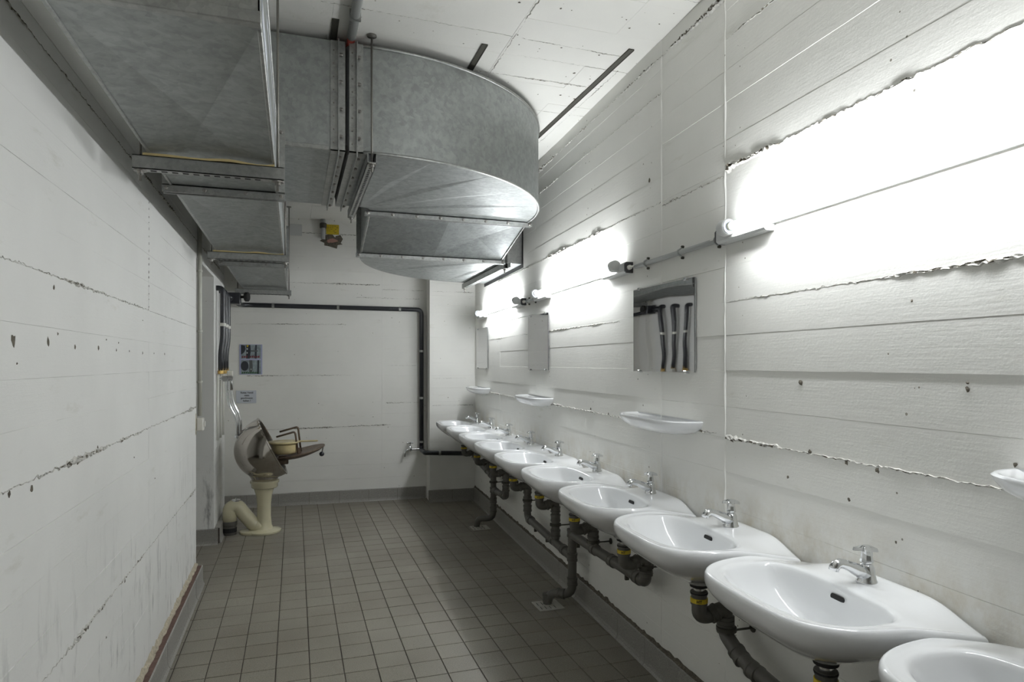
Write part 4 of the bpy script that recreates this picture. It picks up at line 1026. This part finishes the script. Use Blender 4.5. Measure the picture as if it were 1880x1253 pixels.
bm = nb(); lathe(bm, [(0.036, 0.262), (0.036, 0.285), (0.030, 0.289)], 20, (-0.178, 0, 0)); lathe(bm, [(0.007, 0.287), (0.007, 0.30)], 6, (-0.178, 0, 0)); link('inspection_cap', bm, 'chrome', tr_, angle=40)
bm = nb(); lathe(bm, [(0.052, 0.0), (0.054, 0.004), (0.055, 0.075), (0.060, 0.08), (0.060, 0.108), (0.056, 0.112)], 24, (-0.228, 0, 0)); link('floor_sleeve', bm, 'pvc', t, angle=40)
bm = nb(); lathe(bm, [(0.0562, 0.022), (0.0568, 0.024), (0.0568, 0.056), (0.0562, 0.058)], 24, (-0.228, 0, 0)); link('sleeve_label', bm, 'black', t)
BC = Vector((0.095, 0, 0.716)); BN = Vector((0.896, 0, 0.446)).normalized()
bm = nb(); prof = []
for k in range(15):
    a = PI/2*k/14; prof.append((0.262*math.sin(a)**0.95, -0.295*math.cos(a)))
prof += [(0.262, 0.004), (0.268, 0.008), (0.268, 0.018), (0.258, 0.018), (0.250, 0.0)]
lathe(bm, prof, 48, BC, BN, captop=False); link('bowl', bm, 'steel', t, angle=45)
bm = nb(); prof = [(0.005, -0.26)]+[(0.245*math.sin(PI/2*k/10), -0.26*math.cos(PI/2*k/10)) for k in range(1, 11)]+[(0.250, 0.012)]
lathe(bm, prof, 40, BC, BN, captop=False, capbot=False); link('bowl_lining', bm, 'steel_in', t, smooth=True)
# collar between bowl and pedestal
bm = nb(); lathe(bm, [(0.10, 0.436), (0.112, 0.46), (0.13, 0.49)], 28, (0.045, 0, 0)); link('bowl_collar', bm, 'steel', t, angle=40)
# lid, lowered forward, dished disc
LC = Vector((0.335, 0.0, 0.660)); LN = Vector((-0.245, 0, 0.97)).normalized()
bm = nb(); lathe(bm, [(0.004, -0.038), (0.09, -0.034), (0.16, -0.020), (0.198, -0.004), (0.206, 0.0), (0.206, 0.010), (0.198, 0.010), (0.15, 0.002), (0.004, 0.0)], 40, LC, LN)
lid = link('lid', bm, 'rust', t, angle=40)
bm = nb(); tube(bm, [LC+Vector((0.185, 0, 0.035)), LC+Vector((0.175, -0.01, -0.01))], 0.006, 8); link('knob_stem', bm, 'chrome', lid)
bm = nb(); bmesh.ops.create_uvsphere(bm, u_segments=20, v_segments=12, radius=0.021); o = link('knob', bm, 'black', lid, smooth=True); o.location = LC+Vector((0.172, -0.012, -0.022)); o.data.materials[0] = M['blackpipe']
bm = nb(); box(bm, 0.155, 0.235, -0.03, 0.03, 0.565, 0.635, 0.006); tube(bm, [(0.15, -0.05, 0.60), (0.15, 0.05, 0.60)], 0.012, 10); link('hinge', bm, 'rust', lid)
for yy, dz, dx in ((-0.055, -0.02, -0.012), (0.055, 0.012, 0.012)):
    bm = nb(); tube(bm, bend([(0.325+dx, yy, 0.655), (0.300+dx, yy, 0.862+dz), (0.150+dx, yy, 0.822+dz)], 0.02, 4), 0.008, 8); link('holder_rod', bm, 'rust', lid, smooth=True)
bm = nb(); box(bm, 0.308, 0.334, -0.066, -0.044, 0.648, 0.705, 0.003); link('rod_socket', bm, 'rust', lid)
# water pipes of the washer
bm = nb(); P = bend([(-0.145, -0.015, 0.80), (-0.145, -0.015, 0.975), (-0.205, -0.015, 1.10), (-0.22, -0.015, 1.24), (-0.22, -0.015, 1.30)], 0.06, 6); tube(bm, P, 0.0135, 14); link('flush_pipe', bm, 'chrome', t, smooth=True)
bm = nb(); P = bend([(-0.170, -0.015, 0.80), (-0.170, -0.015, 0.96), (-0.235, -0.015, 1.085), (-0.25, -0.015, 1.24), (-0.25, -0.015, 1.31)], 0.06, 6); tube(bm, P, 0.0115, 14); link('flush_pipe', bm, 'chrome', t, smooth=True)
bm = nb(); tube(bm, bend([(-0.145, -0.02, 0.82), (-0.09, -0.02, 0.86), (-0.01, -0.03, 0.87), (0.0, -0.03, 0.93)], 0.03), 0.008, 10); box(bm, -0.19, -0.125, -0.035, 0.005, 0.800, 0.822, 0.003); link('bracket', bm, 'chrome', t, angle=50)
bm = nb(); lathe(bm, [(0.018, 1.20), (0.022, 1.205), (0.022, 1.275), (0.017, 1.28)], 12, (-0.22, -0.015, 0)); tube(bm, [(-0.30, -0.015, 1.30), (-0.20, -0.015, 1.30)], 0.017, 12); lathe(bm, [(0.024, 0), (0.024, 0.03)], 10, (-0.262, -0.015, 1.295), (0, -1, 0)); v_ = link('flush_valve', bm, 'chrome', t, angle=40)
bm = nb(); box(bm, -0.245, -0.200, -0.038, 0.008, 1.318, 1.362, 0.006); link('push_button', bm, 'white_plastic', v_)

# bedpan lying on the lid
t = thing('bedpan', 'cream coloured bedpan with long flat handle lying on the open steel lid', 'bedpan', (-0.285+0.205, 5.86, 0.655), 0)
bm = nb(); lathe(bm, [(0.004, 0.0), (0.085, 0.0), (0.100, 0.012), (0.106, 0.045), (0.108, 0.078), (0.102, 0.078), (0.098, 0.05), (0.085, 0.02), (0.004, 0.016)], 32, (0, 0, 0)); link('pan', bm, 'bedpan', t, angle=45)
bm = nb(); lathe(bm, [(0.106, 0.080), (0.128, 0.092), (0.132, 0.098), (0.126, 0.103), (0.10, 0.098)], 36, (-0.008, 0, 0), captop=False, capbot=False); lathe(bm, [(0.06, 0.094), (0.11, 0.100), (0.06, 0.099)], 36, (-0.02, 0, 0)); link('rim', bm, 'bedpan', t, smooth=True)
bm = nb(); box(bm, 0.11, 0.270, -0.022, 0.022, 0.092, 0.104, 0.004); link('handle', bm, 'bedpan', t)

# ------------------------------------------------------------------ black pipes in the back left corner
def bpipe(name, label, pts, r, rad=0.04, group=None):
    t = thing(name, label, 'pipe', (0, 0, 0), 0, group)
    bm = nb(); tube(bm, bend(pts, rad, 5), r, 16); link('pipe', bm, 'blackpipe', t, smooth=True); return t
def band(t, p, axis, r, matn='zinc2', L=0.024):
    bm = nb(); lathe(bm, [(r-0.001, -L/2), (r+0.003, -L/2+.002), (r+0.003, L/2-.002), (r-0.001, L/2)], 16, p, axis); link('pipe_band', bm, matn, t, angle=40)
for i, (yy, lb) in enumerate([(5.72, 'black vertical water pipe on the left wall nearest the doorway'), (5.93, 'black vertical water pipe on the left wall, middle of three'), (6.14, 'black vertical water pipe on the left wall closest to the corner')]):
    t = bpipe('water_pipe', lb, [(XL+0.035, yy, 1.36), (XL+0.035, yy-0.01, 1.50), (XL+0.05, yy, 1.62), (XL+0.05, yy, 2.03), (XL-0.02, yy, 2.03)], 0.021, 0.05, 'black water pipes on the left wall')
    band(t, (XL+0.05, yy, 1.735), (0, 0, 1), 0.022, 'white_plastic', 0.026)
    bm = nb(); lathe(bm, [(0.018, 1.335), (0.026, 1.338), (0.026, 1.362), (0.022, 1.364), (0.022, 1.385)], 8, (XL+0.035, yy, 0)); link('fitting', bm, 'brass', t, angle=40)
    bm = nb(); tube(bm, [(XL+0.012, yy, 0.80), (XL+0.012, yy, 1.34)], 0.009, 8); link('lower_pipe', bm, 'white_plastic', t, smooth=True)
t = thing('pipe_valve', 'black valve box with round wheel where the pipes meet in the corner', 'valve', (0, 0, 0))
bm = nb(); box(bm, XL+0.02, XL+0.14, 6.27, 6.40, 1.955, 2.055, 0.008); link('body', bm, 'blackpipe', t)
bm = nb(); lathe(bm, [(0.035, 0.0), (0.042, 0.006), (0.042, 0.030), (0.035, 0.036)], 20, (XL+0.175, 6.30, 2.02), (1, -0.3, 0)); tube(bm, [(XL+0.12, 6.33, 2.02), (XL+0.18, 6.30, 2.02)], 0.012, 8); link('wheel', bm, 'black', t, angle=40)
bm = nb(); tube(bm, [(XL+0.05, 6.14, 2.0), (XL+0.05, 6.30, 2.0)], 0.03, 14); link('stub', bm, 'blackpipe', t, smooth=True)
# black pipe around the end wall
t = thing('water_pipe', 'black pipe running across the end wall, down the pilaster side and behind basins', 'pipe', (0, 0, 0))
r = 0.023; off = 0.045
pts = [Vector((XL+0.08, 6.40, 1.99)), Vector((XL+0.10, 6.80, 1.99)), BW(-0.42, off, 1.995), BW(1.265, off, 1.985), BW(1.265, off, 0.52)]
bm = nb(); tube(bm, bend(pts, 0.05, 5), r, 16); link('pipe', bm, 'blackpipe', t, smooth=True)
bm = nb(); tube(bm, bend([BW(1.265, off, 0.56), BW(1.265, off, 0.515), BW(1.27, PILD+off, 0.515), BW(1.755, PILD+off, 0.49)], 0.02, 4), r, 16); link('pipe', bm, 'blackpipe', t, smooth=True)
for s in (-0.20, 0.42, 1.04): band(t, BW(s, off, 1.995-0.006*(s+.42)), BD, r)
for z in (1.55, 1.06, 0.60): band(t, BW(1.265, off, z), (0, 0, 1), r)
band(t, BW(1.42, PILD+off, 0.508), BD, r)
# tap on it
t = thing('wall_tap', 'small chrome tap on the black pipe low on the end wall', 'tap', BW(1.245, off, 0.525), -RA)
bm = nb(); tube(bm, [(0, 0, 0), (-0.12, 0, 0.0)], 0.012, 12); lathe(bm, [(0.018, -0.02), (0.02, 0.0), (0.016, 0.035), (0.01, 0.04)], 12, (-0.10, 0, 0)); link('body', bm, 'chrome', t, angle=50)
bm = nb(); tube(bm, bend([(-0.10, 0, 0), (-0.15, -0.01, -0.01), (-0.155, -0.01, -0.075)], 0.03), 0.010, 10); link('spout', bm, 'chrome', t, smooth=True)
bm = nb(); tube(bm, [(-0.10, 0, 0.03), (-0.10, 0, 0.065)], 0.006, 8); tube(bm, [(-0.135, 0, 0.068), (-0.065, 0, 0.068)], 0.008, 8); tube(bm, [(-0.10, -0.035, 0.068), (-0.10, 0.035, 0.068)], 0.008, 8); link('handle', bm, 'chrome', t, angle=50)

# ------------------------------------------------------------------ paper and signs on the end wall
def flat(parent, name, matn, s0, s1, z0, z1, o0, o1, loc):
    bm = nb(); box(bm, s0, s1, -o1, -o0, z0, z1); return link(name, bm, matn, parent)
def poly(parent, name, matn, pts, o0, o1):
    bm = nb(); a = [bm.verts.new((p[0], -o1, p[1])) for p in pts]; b = [bm.verts.new((p[0], -o0, p[1])) for p in pts]; n = len(pts)
    bm.faces.new(a); bm.faces.new(b[::-1])
    for k in range(n): bm.faces.new((a[k], a[(k+1) % n], b[(k+1) % n], b[k]))
    return link(name, bm, matn, parent)
def ell(cx, cz, rx, rz, n=18): return [(cx+rx*math.cos(2*PI*k/n), cz+rz*math.sin(2*PI*k/n)) for k in range(n)]
# photo notice: -0.52..-0.31, 1.31..1.61
t = thing('photo_notice', 'sheet with two photographs of pipe valves above the text notice', 'notice', BW(-0.515, 0.003, 1.312), -RA)
flat(t, 'sheet', 'lavender', 0, 0.21, 0, 0.297, 0, 0.0015, None)
p1 = flat(t, 'photograph', 'ph_bg', 0.014, 0.198, 0.156, 0.292, 0.0015, 0.0022, None)
poly(p1, 'photo_shape', 'ph_dark', [(0.014, 0.292), (0.05, 0.285), (0.056, 0.25), (0.045, 0.22), (0.022, 0.20), (0.014, 0.20)], .0022, .0026)
poly(p1, 'photo_shape', 'ph_dark', [(0.062, 0.292), (0.10, 0.292), (0.105, 0.235), (0.095, 0.158), (0.062, 0.158)], .0022, .0026)
poly(p1, 'photo_shape', 'ph_dark', [(0.145, 0.292), (0.160, 0.292), (0.158, 0.158), (0.140, 0.158)], .0022, .0027)
poly(p1, 'photo_shape', 'ph_mid', [(0.10, 0.24), (0.17, 0.238), (0.17, 0.226), (0.10, 0.226)], .0022, .0028)
poly(p1, 'photo_shape', 'ph_white', ell(0.072, 0.252, 0.007, 0.009, 10), .0026, .003); poly(p1, 'photo_shape', 'ph_white', ell(0.071, 0.214, 0.006, 0.008, 10), .0026, .003)
poly(p1, 'photo_shape', 'yellow', [(0.065, 0.29), (0.085, 0.29), (0.078, 0.27), (0.07, 0.27)], .0026, .003)
for k in range(9):
    if k != 3: poly(p1, 'photo_shape', 'ph_red', [(0.022+k*0.0185, 0.166), (0.036+k*0.0185, 0.166), (0.036+k*0.0185, 0.180+0.005*(k % 3)), (0.022+k*0.0185, 0.180)], .0027, .0031)
p2 = flat(t, 'photograph', 'ph_bg', 0.014, 0.198, 0.006, 0.142, 0.0015, 0.0022, None)
poly(p2, 'photo_shape', 'ph_dark', ell(0.048, 0.085, 0.036, 0.048), .0022, .0026)
poly(p2, 'photo_shape', 'ph_mid', [(0.09, 0.142), (0.118, 0.142), (0.122, 0.07), (0.115, 0.02), (0.09, 0.02)], .0022, .0026)
poly(p2, 'photo_shape', 'ph_dark', [(0.165, 0.142), (0.182, 0.142), (0.180, 0.006), (0.163, 0.006)], .0022, .0026)
poly(p2, 'photo_shape', 'ph_white', ell(0.107, 0.052, 0.006, 0.005, 10), .0026, .003)
for k in range(8): poly(p2, 'photo_shape', 'ph_green', [(0.022+k*0.019, 0.010), (0.037+k*0.019, 0.010), (0.037+k*0.019, 0.024+0.004*(k % 3)), (0.022+k*0.019, 0.024)], .0027, .0031)
# text notice
t = thing('text_notice', 'white paper notice with four lines of black text beside the chrome pipes', 'notice', BW(-0.545, 0.004, 1.03), -RA)
flat(t, 'sheet', 'paper', 0, 0.185, 0, 0.125, 0, 0.0012, None)
for k, ln in enumerate(['Rotes Ventil', 'stets', 'geschlossen', 'halten !']):
    me = clipped_text(ln, 0.0235, 0.0003); me.materials.clear(); me.materials.append(M['ink'])
    o = bpy.data.objects.new('lettering', me); COL.objects.link(o); o.parent = t; o.location = (0.098, -0.0016, 0.103-0.0265*k); o.rotation_euler = (PI/2, 0, 0)
# yellow sign
t = thing('warning_sign', 'small yellow printed sign high on the end wall beside a pipe', 'sign', BW(0.305, 0.003, 2.735), -RA)
flat(t, 'plate', 'yellow', 0, 0.125, 0, 0.10, 0, 0.002, None)
rnd = random.Random(2)
for k in range(5):
    x = 0.010
    while x < 0.10:
        L_ = rnd.uniform(0.008, 0.022)
        if rnd.random() < 0.75: flat(t, 'print_mark', 'ink', x, min(x+L_, 0.116), 0.085-k*0.017, 0.0885-k*0.017, 0.002, 0.0026, None)
        x += L_+0.006
tag(link('paper_note', (lambda b: (box(b, 0, 0.115, -0.0015, 0, 0, 0.115), b)[1])(nb()), 'paper2', None, loc=BW(-0.045, 0.003, 2.705), rotz=-RA), 'blank pale paper taped high on the end wall beside the duct', 'paper')
# broken hole with pink foam
t = thing('wall_break', 'ragged dark hole with pink filling in the end wall below the yellow sign', 'hole', BW(0.36, 0, 2.665), -RA)
def LB(s, off, z): return Vector((s, -off, z))
bm = nb(); blotch(bm, LB, 0, 0, 0.085, 0.003, 91, 16, 0.78); blotch(bm, LB, 0.07, 0.03, 0.045, 0.002, 92, 5, 1.0); link('broken_concrete', bm, 'crumb_dark', t)
bm = nb(); blotch(bm, LB, 0.0, 0.005, 0.040, 0.006, 93, 9, 0.7); blotch(bm, LB, -0.035, 0.0, 0.022, 0.006, 94, 6, 1.2); link('foam', bm, 'pink', t)
# grey pipe above it
t = thing('wall_pipe', 'grey vertical pipe with dark coupling on the end wall left of the yellow sign', 'pipe', BW(0.275, 0, 0), -RA)
bm = nb(); tube(bm, [(0, -0.03, 2.68), (0, -0.03, ZC)], 0.022, 14); link('pipe', bm, 'conduit', t, smooth=True)
bm = nb(); lathe(bm, [(0.03, 2.79), (0.034, 2.795), (0.034, 2.835), (0.03, 2.84)], 14, (0, -0.03, 0)); link('coupling', bm, 'darkmetal', t, angle=40)

# ------------------------------------------------------------------ conduit and switch at the end of the left wall
t = thing('wall_conduit', 'cream conduit running down the edge of the left wall to a switch', 'conduit', (XL, 4.60, 0), 0)
bm = nb(); tube(bm, [(0.016, 0.035, 1.08), (0.016, 0.035, 2.62)], 0.0135, 14); link('pipe', bm, 'cream_pipe', t, smooth=True)
for z in (1.30, 1.63, 2.02):
    bm = nb(); lathe(bm, [(0.0145, -0.008), (0.0175, -0.006), (0.0175, 0.006), (0.0145, 0.008)], 14, (0.016, 0.035, z)); link('clip', bm, 'cream_pipe', t)
t = thing('light_switch', 'cream surface-mounted switch box at the left wall edge', 'switch', (XL, 4.60, 0.985), 0)
bm = nb(); box(bm, 0.0, 0.042, -0.004, 0.060, 0.0, 0.085, 0.006); link('box', bm, 'white_plastic', t)
bm = nb(); box(bm, 0.042, 0.050, 0.012, 0.044, 0.025, 0.062, 0.003); link('rocker', bm, 'white_plastic', t)
bm = nb(); box(bm, -0.001, 0.001, -0.03, 0.0, -0.02, 0.115); link('yellowed_edge', bm, 'putty', t)
